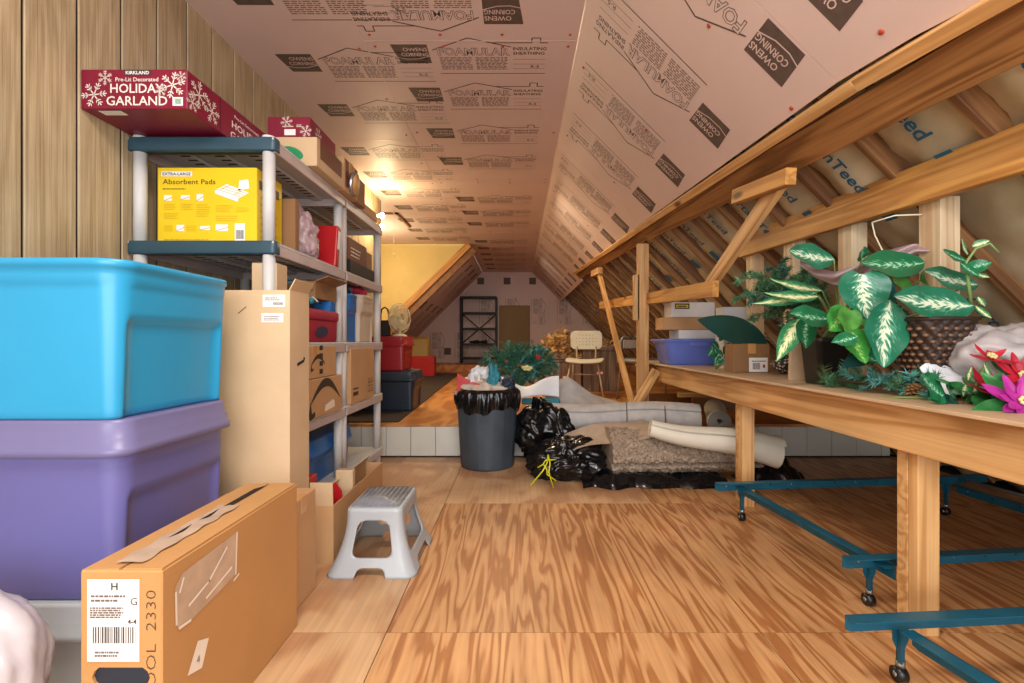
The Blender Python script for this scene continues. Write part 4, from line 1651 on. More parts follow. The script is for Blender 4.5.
o1 = Vector((1.7, 2.1, 0))
bf = thing('bed_frame', 'teal steel bed frame under the table, spanning both pine table legs', 'bed frame', o1)
angle_iron('cross_rail', (1.02, 2.50, .200), (2.56, 2.64, .205), bf, o1)
angle_iron('cross_rail', (1.145, 1.705, .172), (2.50, 1.80, .190), bf, o1)
angle_iron('side_rail', (1.165, 2.54, .178), (1.305, 1.67, .148), bf, o1)
angle_iron('side_rail', (2.36, 2.60, .160), (2.46, 1.70, .160), bf, o1)
for (x, y) in ((1.185, 2.555), (1.262, 1.735), (2.34, 2.64), (2.42, 1.84)):
    caster_leg(bf, o1, x, y, .175 if y > 2 else .15)
b = MB()
b.tube([(2.38 - 1.7, 2.56 - 2.1, .21), (2.50 - 1.7, 1.85 - 2.1, .21)], .009, 'steel_grey', 8)
b.obj('tie_rod', bf)
o2 = Vector((1.5, .9, 0))
bf = thing('bed_frame', 'nearer teal steel bed frame in front of the near pine table leg', 'bed frame', o2)
angle_iron('cross_rail', (.905, 1.335, .172), (2.3, 1.42, .182), bf, o2)
angle_iron('side_rail', (1.07, 1.31, .146), (1.225, .40, .146), bf, o2)
caster_leg(bf, o2, 1.065, 1.345, .15)
caster_leg(bf, o2, 1.21, .50, .15)

# ------------------------------------------------------------------ rubbish bin
tb = thing('rubbish_bin', 'round dark grey ribbed rubbish bin lined with a black bag', 'bin', (-.235, 3.715, 0))
prof = [(.19, 0), (.198, .006), (.204, .02), (.232, .50), (.236, .53), (.243, .535), (.243, .56), (.225, .562), (.215, .40), (.19, .03), (.01, .025)]
MB().lathe(prof, 'bin_grey', 96, mod=lambda r, z, t: r * (1 - (.030 * (1 if (t * 7 / PI) % 2 < .9 else 0) if .015 < z < .505 and r > .199 else 0))).obj('body', tb)
b = MB()
def hem(u, v):
    t = u * 2 * PI
    z = .595 - v * (.155 + .02 * math.sin(t * 3 + 1) + .012 * math.sin(t * 11))
    r = .238 + .012 * math.sin(v * PI) + .006 * math.sin(t * 17 + v * 3) + .004 * math.sin(t * 41)
    if v < .12:
        r -= .02 * (1 - v / .12)
    return (r * math.cos(t), r * math.sin(t), z)
b.grid(hem, 160, 16, 'bag_black')
def inn(u, v):
    t = u * 2 * PI
    r = .218 - .03 * v + .006 * math.sin(t * 13)
    return (r * math.cos(t), r * math.sin(t), .595 - .2 * v)
b.grid(inn, 80, 6, 'bag_black')
b.obj('bin_liner', tb)


def crumple(name, label, loc, sc, mat, seed, cat='paper'):
    return blob_bag(name, label, loc, sc, mat, seed, cat, sub=4, rough=.5, ridge=.25, freq=2.0)


cx, cy = -.235, 3.715
crumple('crumpled_paper', 'beige crumpled tissue filling the top of the rubbish bin', (cx - .02, cy - .02, .47), (.17, .15, .10), 'tissue_beige', 1)
crumple('crumpled_paper', 'white crumpled paper at the back of the rubbish bin', (cx - .06, cy + .08, .56), (.10, .07, .10), 'sheet_white', 2)
crumple('rag', 'teal rag standing up in the middle of the rubbish bin', (cx + .05, cy - .05, .57), (.045, .05, .11), 'cloth_teal', 3, 'cloth')
crumple('rag', 'dark navy rag on the right rim of the rubbish bin', (cx + .155, cy - .06, .57), (.055, .06, .065), 'cloth_navy', 4, 'cloth')
gc = MB()
gc.prism([(-.08, -.02), (.06, -.04), (.11, .01), (.02, .06), (-.05, .13)], -.002, .002, 'red_gloss', T=frame((0, 0, 0), (1, 0, .2), (0, .3, 1)))
gc.prism([(-.05, .01), (.05, -.02), (.03, .06)], -.002, .002, 'red_gloss', T=frame((0, .03, 0), (.9, .3, .2), (0, -.3, 1)))
tag(gc.obj('torn_card', loc=(cx - .15, cy - .10, .60)), 'torn red card sticking out of the rubbish bin', 'card')

r9 = random.Random(6)
for i in range(5):
    sh = MB()
    w = r9.uniform(.03, .05)
    L = r9.uniform(.12, .18)
    tl = Vector((r9.uniform(-.5, .5), r9.uniform(-.3, .1), 1)).normalized()
    fr_ = frame((0, 0, 0), tl.orthogonal(), tl)
    sh.grid(lambda u, v: ((u - .5) * w * (1.2 - v * .6), v * L, .012 * math.sin(u * 5 + v * 6 + i)), 6, 12, ('sheet_white', 'label_white', 'tissue_beige')[i % 3], T=fr_)
    tag(sh.obj('paper_scrap', loc=(cx - .10 + i * .045, cy - .07 + .02 * (i % 2), .54)), 'thin white paper scrap poking up from the rubbish bin', 'paper', 'paper scraps in the rubbish bin')

# ------------------------------------------------------------------ black bags, rolls, rugs
blob_bag('bin_bag', 'glossy black bin bag draped over the step beside the rubbish bin', (.24, 3.72, .05), (.21, .15, .235), 'bag_black', 11, cat='bin bag', ridge=.24, rough=.45, freq=.9, sub=6)
g = blob_bag('bin_bag', 'low black bin bag with yellow drawstring on the floor', (.33, 3.36, 0), (.25, .16, .15), 'bag_black', 12, cat='bin bag', ridge=.20, rough=.4, freq=.9, sub=6)
b = MB()
for (a, c, e) in (((-.13, -.16, .20), (-.17, -.20, .10), (-.25, -.21, .01)), ((-.13, -.16, .20), (-.13, -.22, .10), (-.10, -.22, .0)), ((-.2, -.18, .12), (-.15, -.19, .17), (-.08, -.17, .17)), ((-.16, -.19, .14), (-.14, -.20, .08), (-.08, -.21, .04))):
    b.tube([a, tuple((Vector(a) + Vector(c)) / 2 + Vector((.01, -.01, 0))), c, e], .0045, 'tie_yellow', 6)
b.obj('drawstring', g)
b = MB()
def flatbag(u, v):
    x = -.10 + u * .95
    y = -.02 + v * .30
    z = .010 + .20 * math.sin(PI * v) ** .7 * (.35 + .3 * noise.noise(Vector((u * 5, v * 3, 2)))) * (1 - .4 * u) + .02 * abs(noise.noise(Vector((u * 16, v * 8, 5))))
    e = .05 * noise.noise(Vector((u * 7, v, 9)))
    return (x, y - e, max(.004, z * (1 if .02 < v < .98 else .15)))
b.grid(flatbag, 90, 26, 'bag_black')
tag(b.obj('bin_bag', loc=(.52, 3.13, 0)), 'flat black bag under the front of the shaggy rug', 'bin bag')
b = MB()
b.grid(lambda u, v: (u * .45, v * .3 + .03 * math.sin(u * 9), max(.006, .17 * math.sin(PI * u) * math.sin(PI * v) + .05 * noise.noise(Vector((u * 8, v * 7, 4))))), 50, 30, 'bag_black')
tag(b.obj('bin_bag', loc=(1.50, 3.12, 0)), 'black bag behind the far pine table leg under the cream roll', 'bin bag')


def carpet_roll(name, label, p0, p1, r0, r1, mat, spiral='grey_seam', turns=3.5, core=.35, extra=None, sq=1.0, cat='carpet roll', th=.012):
    """Rolled sheet: a spiral section swept from p0 to p1, with the open layered end."""
    p0, p1 = Vector(p0), Vector(p1)
    t = thing(name, label, cat, (p0 + p1) / 2)
    o = t.location
    mw = frame((0, 0, 0), p1 - p0, (0, 1, 0))
    L = (p1 - p0).length
    b = MB()
    n = int(turns * 40)
    def sec(k, r, inner):
        a = 2 * PI * k / 40 - .6
        q = core + (1 - core) * k / n
        rr = r * q - (th if inner else 0)
        return (math.cos(a) * rr, math.sin(a) * rr * sq)
    vs, fs = [], []
    ns = 14
    for i in range(ns + 1):
        f = i / ns
        r = r0 + (r1 - r0) * f
        for k in range(n + 1):
            for inner in (0, 1):
                y, z = sec(k, r, inner)
                sag = .012 * math.sin(PI * f * 2.2)
                vs.append((-L / 2 + L * f, y, z - sag))
    row = 2 * (n + 1)
    for i in range(ns):
        for k in range(n):
            for inner in (0, 1):
                a = i * row + 2 * k + inner
                q = (a, a + 2, a + row + 2, a + row)
                fs.append(q if inner else q[::-1])
    b.add(vs, fs, mat, True)
    ends = []
    for i in (0, ns):
        for k in range(n):
            a = i * row + 2 * k
            ends.append((a, a + 1, a + 3, a + 2))
    b.add(vs, ends, spiral, False)
    b.obj('carpet', t, mw=mw)
    if extra:
        extra(t, mw, L)
    return t


def bands(t, mw, L):
    for x in (.02, .27):
        MB().lathe([(.113, -.004), (.1155, -.004), (.1155, .004), (.113, .004)], 'grey_seam', 48, T=mw @ TR(x * L, 0, 0) @ Matrix.Rotation(PI / 2, 4, 'Y')).obj('binding', t)


carpet_roll('carpet_roll', 'long grey carpet roll lying across the step, its open end toward the table', (.27, 3.83, .355), (1.36, 3.62, .385), .112, .108, 'roll_grey', extra=bands)
carpet_roll('carpet_roll', 'short cream-wrapped carpet roll with its grey spiral end facing out beside the far table leg', (1.62, 3.98, .40), (1.405, 3.36, .38), .088, .088, 'roll_cream', 'grey_seam', turns=4.5, core=.30, th=.014)
carpet_roll('vinyl_roll', 'smooth cream roll lying on the shaggy beige rug', (.86, 3.15, .383), (1.66, 3.08, .242), .060, .114, 'roll_cream', 'roll_cream', turns=2.5)
# shaggy rug rolled flat, its woven back turned out at the left
sr = thing('shaggy_rug', 'shaggy beige rug rolled up on the floor before the step', 'rug', (1.13, 3.42, 0))
b = MB()
def shag(u, v):
    a = v * 2 * PI
    x = -.50 + u * 1.12
    rz = (.175 - .06 * u) * (1 + .05 * noise.noise(Vector((u * 6, 0, 1))))
    ry = .225 - .02 * u
    y, z = math.cos(a) * ry, math.sin(a) * rz
    if z < 0:
        z *= .85
    # a crease where the outer layer laps over
    cr = math.exp(-((a - 3.45) / .10) ** 2) * .030
    n = noise.noise(Vector((x * 70, y * 70, z * 70))) * .012 + noise.noise(Vector((x * 28, y * 28, z * 28))) * .012
    k = 1 + (n - cr) / .16
    return (x + n * .6, y * k, z * k + .165)
b.grid(shag, 260, 200, 'shag')
b.grid(lambda u, v: shag(0, u)[0:1] + tuple(Vector((0, 0, .15)).lerp(Vector(shag(0, u)), v)[1:]) , 60, 4, 'roll_beige')
b.grid(lambda u, v: (shag(1, u)[0],) + tuple(Vector((0, 0, .15)).lerp(Vector(shag(1, u)), 1 - v)[1:]), 60, 4, 'roll_beige')
b.obj('pile', sr)
b = MB()
b.grid(lambda u, v: Vector((-.80 + .62 * u + .03 * math.sin(v * 4), -.12 + .30 * v - .06 * u * (1 - v), .17 + .14 * u ** .6 + .07 * v + .012 * math.sin(u * 7 + v * 5))), 30, 20, 'roll_beige')
b.obj('turned_back_edge', sr)
# padding sheet rising behind the bags
b = MB()
def pad(u, v):
    x = .02 + .86 * u
    y = v * .55
    z = (.44 * (1 - u) ** 1.0 if u > .25 else .33 + .4 * (u - .25)) + .03 * math.sin(u * 7 + v * 2)
    z *= min(1, .35 + v * 2.2) if v < .3 else 1
    z = z * (1 - max(0, v - .7) * 1.5)
    return (x, y, max(z, .005))
b.grid(pad, 50, 20, 'roll_grey')
b.grid(lambda u, v: tuple(Vector(pad(u, v)) - Vector((0, 0, .009))), 50, 20, 'roll_grey')
tag(b.obj('carpet_padding', loc=(.22, 4.16, STEP_Z + .012)), 'grey carpet padding humped on the platform behind the black bags', 'carpet')

# ------------------------------------------------------------------ evergreen branches
def needles(b, p0, p1, n, ln, mat, r, spread=.9, wid=.0022, droop=0.0):
    p0, p1 = Vector(p0), Vector(p1)
    d = p1 - p0
    L = d.length
    dn = d.normalized()
    a1 = dn.orthogonal().normalized()
    a2 = dn.cross(a1)
    vs, fs = [], []
    for i in range(n):
        t = (i + r.random()) / n
        th = r.uniform(0, 2 * PI)
        out = a1 * math.cos(th) + a2 * math.sin(th)
        dirv = (out * spread + dn * r.uniform(.35, .9)).normalized()
        base = p0 + d * t + Vector((0, 0, -droop * t * t))
        l = ln * r.uniform(.7, 1.1)
        tip = base + dirv * l
        w = dirv.cross(Vector((r.uniform(-1, 1), r.uniform(-1, 1), r.uniform(-1, 1)))).normalized() * wid
        k = len(vs)
        vs += [base - w, base + w, tip]
        fs.append((k, k + 1, k + 2))
    b.add(vs, fs, mat)


def bough(b, p0, p1, r, mat='needle_green', sub=5, ln=.03, dens=60, sublen=.10, wid=.0022):
    p0, p1 = Vector(p0), Vector(p1)
    d = p1 - p0
    b.tube([p0, p1], [.004, .0015], 'twig', 5)
    needles(b, p0, p1, dens, ln, mat, r, wid=wid)
    for i in range(sub):
        t = .15 + .75 * i / max(1, sub - 1)
        base = p0 + d * t
        out = d.normalized().orthogonal().normalized()
        out = Matrix.Rotation(r.uniform(0, 2 * PI), 3, d.normalized()) @ out
        e = base + (out * .8 + d.normalized() * .7).normalized() * sublen * r.uniform(.7, 1.1) * (1 - .4 * t)
        needles(b, base, e, int(dens * .6), ln, mat, r, wid=wid)


# artificial wreath standing in a white sheet at the edge of the platform
WX, WY, WZ = .02, 4.50, .50
wr_ = thing('evergreen_wreath', 'bushy dark green artificial wreath propped behind the rubbish bin', 'wreath', (WX, WY, STEP_Z))
rw = random.Random(21)
b = MB()
for i in range(420):
    a = rw.uniform(0, 2 * PI)
    rad = rw.uniform(.02, .25)
    c = Vector((math.cos(a) * rad * 1.18, rw.uniform(-.10, .10), .46 + math.sin(a) * rad * .62))
    dv = Vector((math.cos(a + rw.uniform(-1, 1)), rw.uniform(-1.0, .3), math.sin(a + rw.uniform(-1, 1)) + .25)).normalized()
    needles(b, c, c + dv * rw.uniform(.06, .11), 60, .030, rw.choice(['needle_green', 'needle_dark', 'needle_dark', 'needle_teal']), rw, wid=.0028)
b.obj('foliage', wr_)
b = MB()
for (x, z) in ((.03, .45), (.06, .455), (.09, .445), (.045, .435), (.075, .432)):
    b.ball((x, -.225, z), .020, 'fruit_gold', 2, sc=(1.1, .8, .8))
b.obj('gold_fruit', wr_)
b = MB()
for (x, z) in ((.15, .55), (.17, .54), (.16, .525), (-.12, .50)):
    b.ball((x, -.20, z), .013, 'red_gloss', 2)
b.obj('berries', wr_)
b = MB()
PO = Vector((.04, 4.18, STEP_Z + .03))
def psheet(u, v, d=0.0):
    px_ = 488 + 71 * u
    top = 375 + 11 * math.exp(-((px_ - 525) / 17) ** 2)
    bot = 396 + 2 * math.sin(u * 6)
    y = top + (bot - top) * v
    return at(px_, y, 4.08 - .12 * v ** .8 + .02 * math.sin(u * 9)) - PO + Vector((0, d, -d))
b.grid(psheet, 50, 16, 'sheet_white')
b.grid(lambda u, v: psheet(u, v, .008), 50, 16, 'sheet_white')
tag(b.obj('packing_sheet', loc=PO), 'curved white packing sheet under the front of the wreath', 'packaging')
tag(MB().box((-.16, -.03, 0), (.16, .03, .05), 'cloth_teal', .01).obj('teal_block', loc=(.19, 4.04, STEP_Z + .155)), 'small teal block under the white packing sheet', 'packaging')
tag(MB().box((-.09, -.02, 0), (.06, .05, .44), 'sheet_white', .006, T=Matrix.Rotation(R(-8), 4, 'Y')).obj('foam_slab', loc=(-.24, 4.62, STEP_Z)), 'white panel upright at the left edge of the wreath', 'panel')

# ------------------------------------------------------------------ the platform's left side
MB_ = MB().box((-.62, 0, 0), (.62, 6.2, .012), 'rug_dark', .004)
tag(MB_.obj('rug', loc=(-1.62, 4.03, STEP_Z), rot=(0, 0, R(2.2))), 'long dark brown rug running along the left of the platform', 'rug')
tote('storage_tote', 'dark navy lidded tote on the platform under the red tote', -1.62, -.985, 4.62, 5.05, STEP_Z + .0135, .665, 'tote_navy', 'tote_navy')
tote('storage_tote', 'red plastic tote on top of the dark navy tote', -1.60, -1.075, 4.64, 5.02, .667, 1.0, 'tote_red', 'tote_red')
fn = thing('table_fan', 'cream table fan standing on the red tote', 'fan', (-1.19, 4.86, 1.001))
b = MB().lathe([(.075, 0), (.078, .006), (.06, .018), (.02, .025), (.014, .03), (.014, .10)], 'fan_cream', 24)
b.obj('stand', fn)
Th = TR(0, 0, .18) @ Matrix.Rotation(R(60), 4, 'Z') @ Matrix.Rotation(PI / 2, 4, 'X')
b = MB()
for k in range(28):
    a = 2 * PI * k / 28
    for s_ in (-1, 1):
        b.tube([(math.cos(a) * .02, math.sin(a) * .02, s_ * .045), (math.cos(a) * .10, math.sin(a) * .10, s_ * .04), (math.cos(a) * .155, math.sin(a) * .155, s_ * .004)], .0022, 'fan_cream', 4, T=Th)
for rr_, zz in ((.155, 0), (.11, .038), (.06, .044), (.11, -.038)):
    b.tube([(math.cos(2 * PI * k / 32) * rr_, math.sin(2 * PI * k / 32) * rr_, zz) for k in range(33)], .004, 'fan_cream', 5, T=Th)
b.obj('guard', fn)
b = MB()
for k in range(4):
    b.grid(lambda u, v: ((.02 + .11 * u) * math.cos(v * 1.1 + k * PI / 2), (.02 + .11 * u) * math.sin(v * 1.1 + k * PI / 2), .015 * (v - .5) * 2), 6, 8, 'fan_cream', T=Th)
b.ball((0, 0, 0), .03, 'fan_cream', 2, T=Th)
b.obj('blades', fn)
MB().tube([(0, 0, -.03), (0, 0, -.10), (0, 0, -.12)], [.045, .04, .02], 'fan_cream', 14, T=Th).obj('motor', fn)
b = MB()
b.tube([(-.04, 0, 0), (-.04, 0, .22), (-.03, 0, .27), (0, 0, .29), (.03, 0, .27), (.04, 0, .22), (.04, 0, 0)], .008, 'iron_black', 8)
b.box((-.06, -.04, 0), (.05, .04, .16), 'dark_cloth', .01)
tag(b.obj('carrier', loc=(-1.33, 4.82, 1.001)), 'dark carrier with arched handle left of the table fan', 'carrier')
carton('red_box', 'small red case standing on the far end of the dark rug', -2.08, -1.62, 9.3, 9.6, STEP_Z + .013, .66, 'red_gloss', None, cat='case', rotz=.03)
pf = thing('picture_frame', 'gold framed panel leaning behind the small red case', 'frame', (-2.05, 9.85, STEP_Z))
b = MB()
for (lo, hi) in (((-.25, 0, 0), (-.20, .03, .78)), ((.20, 0, 0), (.25, .03, .78)), ((-.2, 0, 0), (.2, .03, .05)), ((-.2, 0, .73), (.2, .03, .78))):
    b.box(lo, hi, 'gold_frame', .006)
b.obj('moulding', pf)
MB().box((-.2, .01, .05), (.2, .02, .73), 'yellow_paint').obj('picture', pf)
blob_bag('plastic_bag', 'small pinkish bag left of the red case at the rug end', (-2.13, 9.2, STEP_Z + .012), (.12, .10, .15), 'bag_mauve', 31, cat='plastic bag', sub=4)
tag(MB().box((-.25, -.02, 0), (.25, .02, 1.25), 'dark_cloth', .01).obj('folded_table', loc=(-1.95, 10.3, STEP_Z)), 'dark folded panel standing behind the gold frame', 'panel') if False else None

# ------------------------------------------------------------------ black shelf on the end wall
sf = thing('metal_shelf', 'black metal shelf with crossed braces against the end wall', 'shelf', (-.96, 11.88, FAR_Z))
Wf, Hf = .86, 1.62
for sx in (-1, 1):
    for sy in (-1, 1):
        MB().box((sx * Wf / 2 - .022, sy * .15 - .018, 0), (sx * Wf / 2 + .022, sy * .15 + .018, Hf), 'iron_black', .002).obj('post', sf)
for z in (.10, .44, .82, 1.20, 1.585):
    MB().box((-Wf / 2, -.17, z), (Wf / 2, .17, z + .045), 'iron_black', .003).obj('shelf_board', sf)
for (za, zb) in ((.50, 1.20), (1.20, .50)):
    MB().tube([(-Wf / 2 + .02, .15, za), (Wf / 2 - .02, .15, zb)], .014, 'iron_black', 6).obj('cross_brace', sf)
b = MB()
for i in range(6):
    b.ball((-.22 + i * .07, 0, .03), .05, 'iron_black', 2, sc=(1, 1, .6 + .3 * (i % 3)))
tag(b.obj('tool_heap', loc=(-.92, 11.8, FAR_Z + .487)), 'dark heap of small things on the black metal shelf', 'clutter', kind='stuff')

# ------------------------------------------------------------------ chair and crates at the far right
ch = thing('stacking_chair', 'cream moulded chair with perforated back on splayed tube legs', 'chair', (.83, 5.98, STEP_Z), R(-12))
b = MB()
def seat(u, v):
    x, y = (u - .5) * .44, (v - .5) * .40
    k = (abs(u - .5) * 2) ** 4 + (abs(v - .5) * 2) ** 4
    return (x * (1 - .06 * (abs(v - .5) * 2) ** 4), y * (1 - .06 * (abs(u - .5) * 2) ** 4), .455 + .018 * (abs(u - .5) * 2) ** 2 - .02 * (1 - v) ** 4)
b.grid(seat, 20, 20, 'chair_cream')
b.grid(lambda u, v: tuple(Vector(seat(u, v)) - Vector((0, 0, .022))), 20, 20, 'chair_cream')
ed = [(0, t / 20) for t in range(20)] + [(t / 20, 1) for t in range(20)] + [(1, 1 - t / 20) for t in range(20)] + [(1 - t / 20, 0) for t in range(21)]
b.tube([tuple(Vector(seat(*e)) - Vector((0, 0, .011))) for e in ed], .012, 'chair_cream', 8)
b.obj('seat', ch)
b = MB()
pr = rrect(.40, .235, .06, 8)
Tb = TR(0, .215, .70) @ Matrix.Rotation(R(98), 4, 'X')
b.prism(pr, -.010, .010, 'chair_cream', T=Tb)
for i in range(7):
    for j in range(4):
        if abs(i - 3) + (abs(j - 1.5)) < 4.2:
            b.lathe([(.0055, .0102), (.0055, .0108)], 'grey_seam', 8, T=Tb @ TR((i - 3) * .042, (j - 1.5) * .042, 0))
            b.lathe([(.0055, -.0108), (.0055, -.0102)], 'grey_seam', 8, T=Tb @ TR((i - 3) * .042, (j - 1.5) * .042, 0))
b.obj('backrest', ch)
for sx in (-1, 1):
    MB().tube([(sx * .16, -.15, .43), (sx * .20, -.19, .20), (sx * .235, -.225, .0)], .012, 'steel_tube', 10).obj('leg', ch)
    MB().tube([(sx * .15, .13, .43), (sx * .18, .20, .20), (sx * .20, .25, .0)], .012, 'steel_tube', 10).obj('leg', ch)
    MB().tube([(sx * .12, .02, .425), (sx * .12, .19, .44), (sx * .12, .215, .62)], .011, 'steel_tube', 10).obj('back_strut', ch)
b = MB()
b.tube([(-.16, -.15, .42), (.16, -.15, .42)], .010, 'steel_tube', 8)
b.tube([(-.175, .18, .26), (.175, .18, .26)], .008, 'steel_tube', 8)
b.obj('stretcher', ch)
c2 = thing('tube_chair', 'grey tubular chair partly behind the thin diagonal brace', 'chair', (1.42, 5.55, STEP_Z), R(20))
for sx in (-1, 1):
    MB().tube([(sx * .19, .22, 0), (sx * .17, .16, .45), (sx * .17, .17, .68), (sx * .15, .16, .73), (0, .16, .74)], .012, 'steel_grey', 10).obj('back_leg', c2)
    MB().tube([(sx * .19, -.20, 0), (sx * .17, -.17, .40), (sx * .16, -.12, .44), (sx * .16, .14, .44)], .012, 'steel_grey', 10).obj('front_leg', c2)
b = MB()
loft(b, [(.38, .36, .05, .44), (.40, .38, .05, .45), (.40, .38, .05, .475), (.37, .35, .05, .485)], 'steel_grey')
b.obj('seat', c2)
MB().box((-.15, .145, .60), (.15, .165, .70), 'tissue_beige', .006).obj('backrest', c2)


def crate(label, x0, x1, y0, y1, z0, z1):
    t = thing('wooden_crate', label, 'crate', ((x0 + x1) / 2, (y0 + y1) / 2, z0), group='old crates behind the chair')
    w, d, h = x1 - x0, y1 - y0, z1 - z0
    b = MB()
    n = max(2, int(w / .11))
    for k in range(n):
        b.box((-w / 2 + k * w / n + .002, -d / 2, 0), (-w / 2 + (k + 1) * w / n - .002, -d / 2 + .015, h - .03), 'old_crate', .002)
    b.box((-w / 2, -d / 2 + .016, 0), (w / 2, d / 2, h - .031), 'bark_dark', .002)
    b.obj('case', t)
    MB().box((-w / 2 - .01, -d / 2 - .012, h - .03), (w / 2 + .01, d / 2, h), 'old_crate', .003).obj('lid', t)
    b = MB()
    b.box((-.05, -d / 2 - .0025, h * .38), (.05, -d / 2 - .0005, h * .38 + .06), 'red_gloss')
    b.box((-.04, -d / 2 - .0035, h * .38 + .015), (.04, -d / 2 - .0025, h * .38 + .045), 'tape_white')
    b.obj('paper_label', t)
    return t


crate('lower grey-brown crate with dried husks heaped on it', .44, .86, 6.55, 7.0, STEP_Z, .70)
crate('taller grey-brown crate directly behind the cream chair', .88, 1.34, 6.55, 7.0, STEP_Z, .86)
rh = random.Random(77)
b = MB()
for i in range(520):
    a = rh.uniform(0, 2 * PI)
    rad = rh.uniform(0, 1) ** .6
    c = Vector((math.cos(a) * rad * .30, math.sin(a) * rad * .18, .03 + (1 - rad * rad) * .34 * rh.uniform(.4, 1)))
    dv = Vector((rh.uniform(-1, 1), rh.uniform(-1, .4), rh.uniform(-.3, 1))).normalized()
    sd = dv.cross(Vector((rh.uniform(-1, 1), rh.uniform(-1, 1), rh.uniform(-1, 1)))).normalized()
    L = rh.uniform(.08, .15)
    w = rh.uniform(.018, .032)
    m_ = rh.choice(['husk', 'husk', 'husk_dark', 'husk'])
    up = dv.cross(sd)
    b.add([c, c + dv * L * .5 + sd * w + up * .01, c + dv * L, c + dv * L * .5 - sd * w + up * .01], [(0, 1, 2), (0, 2, 3)], m_)
tag(b.obj('dried_husks', loc=(.58, 6.76, .705)), 'heap of dried tan husks on the lower crate', 'dried plants', kind='stuff')
b = MB()
for i in range(50):
    c = Vector((rh.uniform(-.10, .12), rh.uniform(-.1, .1), rh.uniform(.01, .08)))
    dv = Vector((rh.uniform(-1, 1), rh.uniform(-1, .4), rh.uniform(0, 1))).normalized()
    sd = dv.orthogonal().normalized()
    b.add([c, c + dv * .05 + sd * .014, c + dv * .10, c + dv * .05 - sd * .014], [(0, 1, 2), (0, 2, 3)], rh.choice(['husk', 'husk_dark']))
tag(b.obj('dried_husks', loc=(1.20, 6.74, .865)), 'small heap of dried husks on the taller crate', 'dried plants', kind='stuff')
# ------------------------------------------------------------------ things on the work table
TT_ = TZ + .0008
bs = thing('plastic_basin', 'translucent blue plastic basin at the far end of the table', 'basin', (1.47, 4.12, TT_))
b = MB()
loft(b, [(.44, .32, .06, 0), (.46, .34, .06, .008), (.53, .40, .07, .17), (.55, .42, .07, .185), (.60, .46, .08, .20), (.60, .46, .08, .212), (.565, .425, .07, .214), (.52, .38, .07, .17), (.44, .31, .06, .02)], 'basin_blue')
b.box((-.08, -.212, .15), (.08, -.204, .192), 'basin_blue', .004)
b.obj('bowl', bs)
def deco_label(b, w, d, h):
    T = FR(-w / 2, -d / 2, 0)
    rect(b, T, .03, h * .55, .15, h - .01, 'iron_black')
    rect(b, T @ TR(0, 0, .0005), .04, h * .62, .14, h - .02, 'box_yellow')
    fine_lines(b, T @ TR(0, 0, .001), .05, h * .66, .13, h * .85, 1, 'label_ink', 3, .6)
    rect(b, T, .20, .0, .203, h, 'sheet_white')


carton('white_box', 'flat white box lying across the blue basin rim', 1.33, 1.70, 4.0, 4.25, TT_ + .2145, 1.045, 'white_gloss', None, cat='box', seam=False)
carton('cardboard_box', 'flat brown carton between two white boxes above the basin', 1.20, 1.66, 4.0, 4.22, 1.0475, 1.15, 'cardboard', None)
carton('white_box', 'white box with yellow and black label, topmost above the basin', 1.27, 1.63, 4.0, 4.20, 1.152, 1.275, 'white_gloss', None, cat='box', deco=deco_label, seam=False)
carton('white_box', 'tall white box behind the big dark leaf', 1.455, 1.63, 3.42, 3.56, TT_, 1.195, 'sheet_white', None, cat='box', seam=False)
def deco_small(b, w, d, h):
    T = FR(-w / 2, -d / 2, 0)
    rect(b, T, w * .42, .004, w - .015, h * .52, 'label_white')
    barcode(b, T @ TR(0, 0, .0006), w * .52, .02, w * .72, .06)
    rect(b, T @ TR(0, 0, .0006), w * .80, .03, w * .86, .05, 'red_gloss')
    fine_lines(b, T @ TR(0, 0, .0006), w * .5, h * .38, w * .9, h * .45, 1, 'print_grey')


carton('cardboard_box', 'small brown carton with white barcode label on the table', 1.335, 1.56, 2.99, 3.12, TT_, .935, 'cardboard_dark', 'y', deco=deco_small)
b = MB()
b.ball((0, 0, .062), .062, 'pod_white', 4, sc=(1, 1, 1), fn=lambda c: 1 + .10 * abs(noise.noise(c * 7)))
tag(b.obj('ornament_ball', loc=(1.565, 2.84, TT_ + .004)), 'black and white scaly ornament ball beside the small carton', 'ornament')
pb = MB().box((-.075, -.01, 0), (.075, .01, .18), 'mdf_top', .002)
tag(pb.obj('plywood_offcut', loc=(1.42, 2.40, TT_), rot=(R(4), 0, 0)), 'plain plywood offcut upright left of the black pot', 'panel')


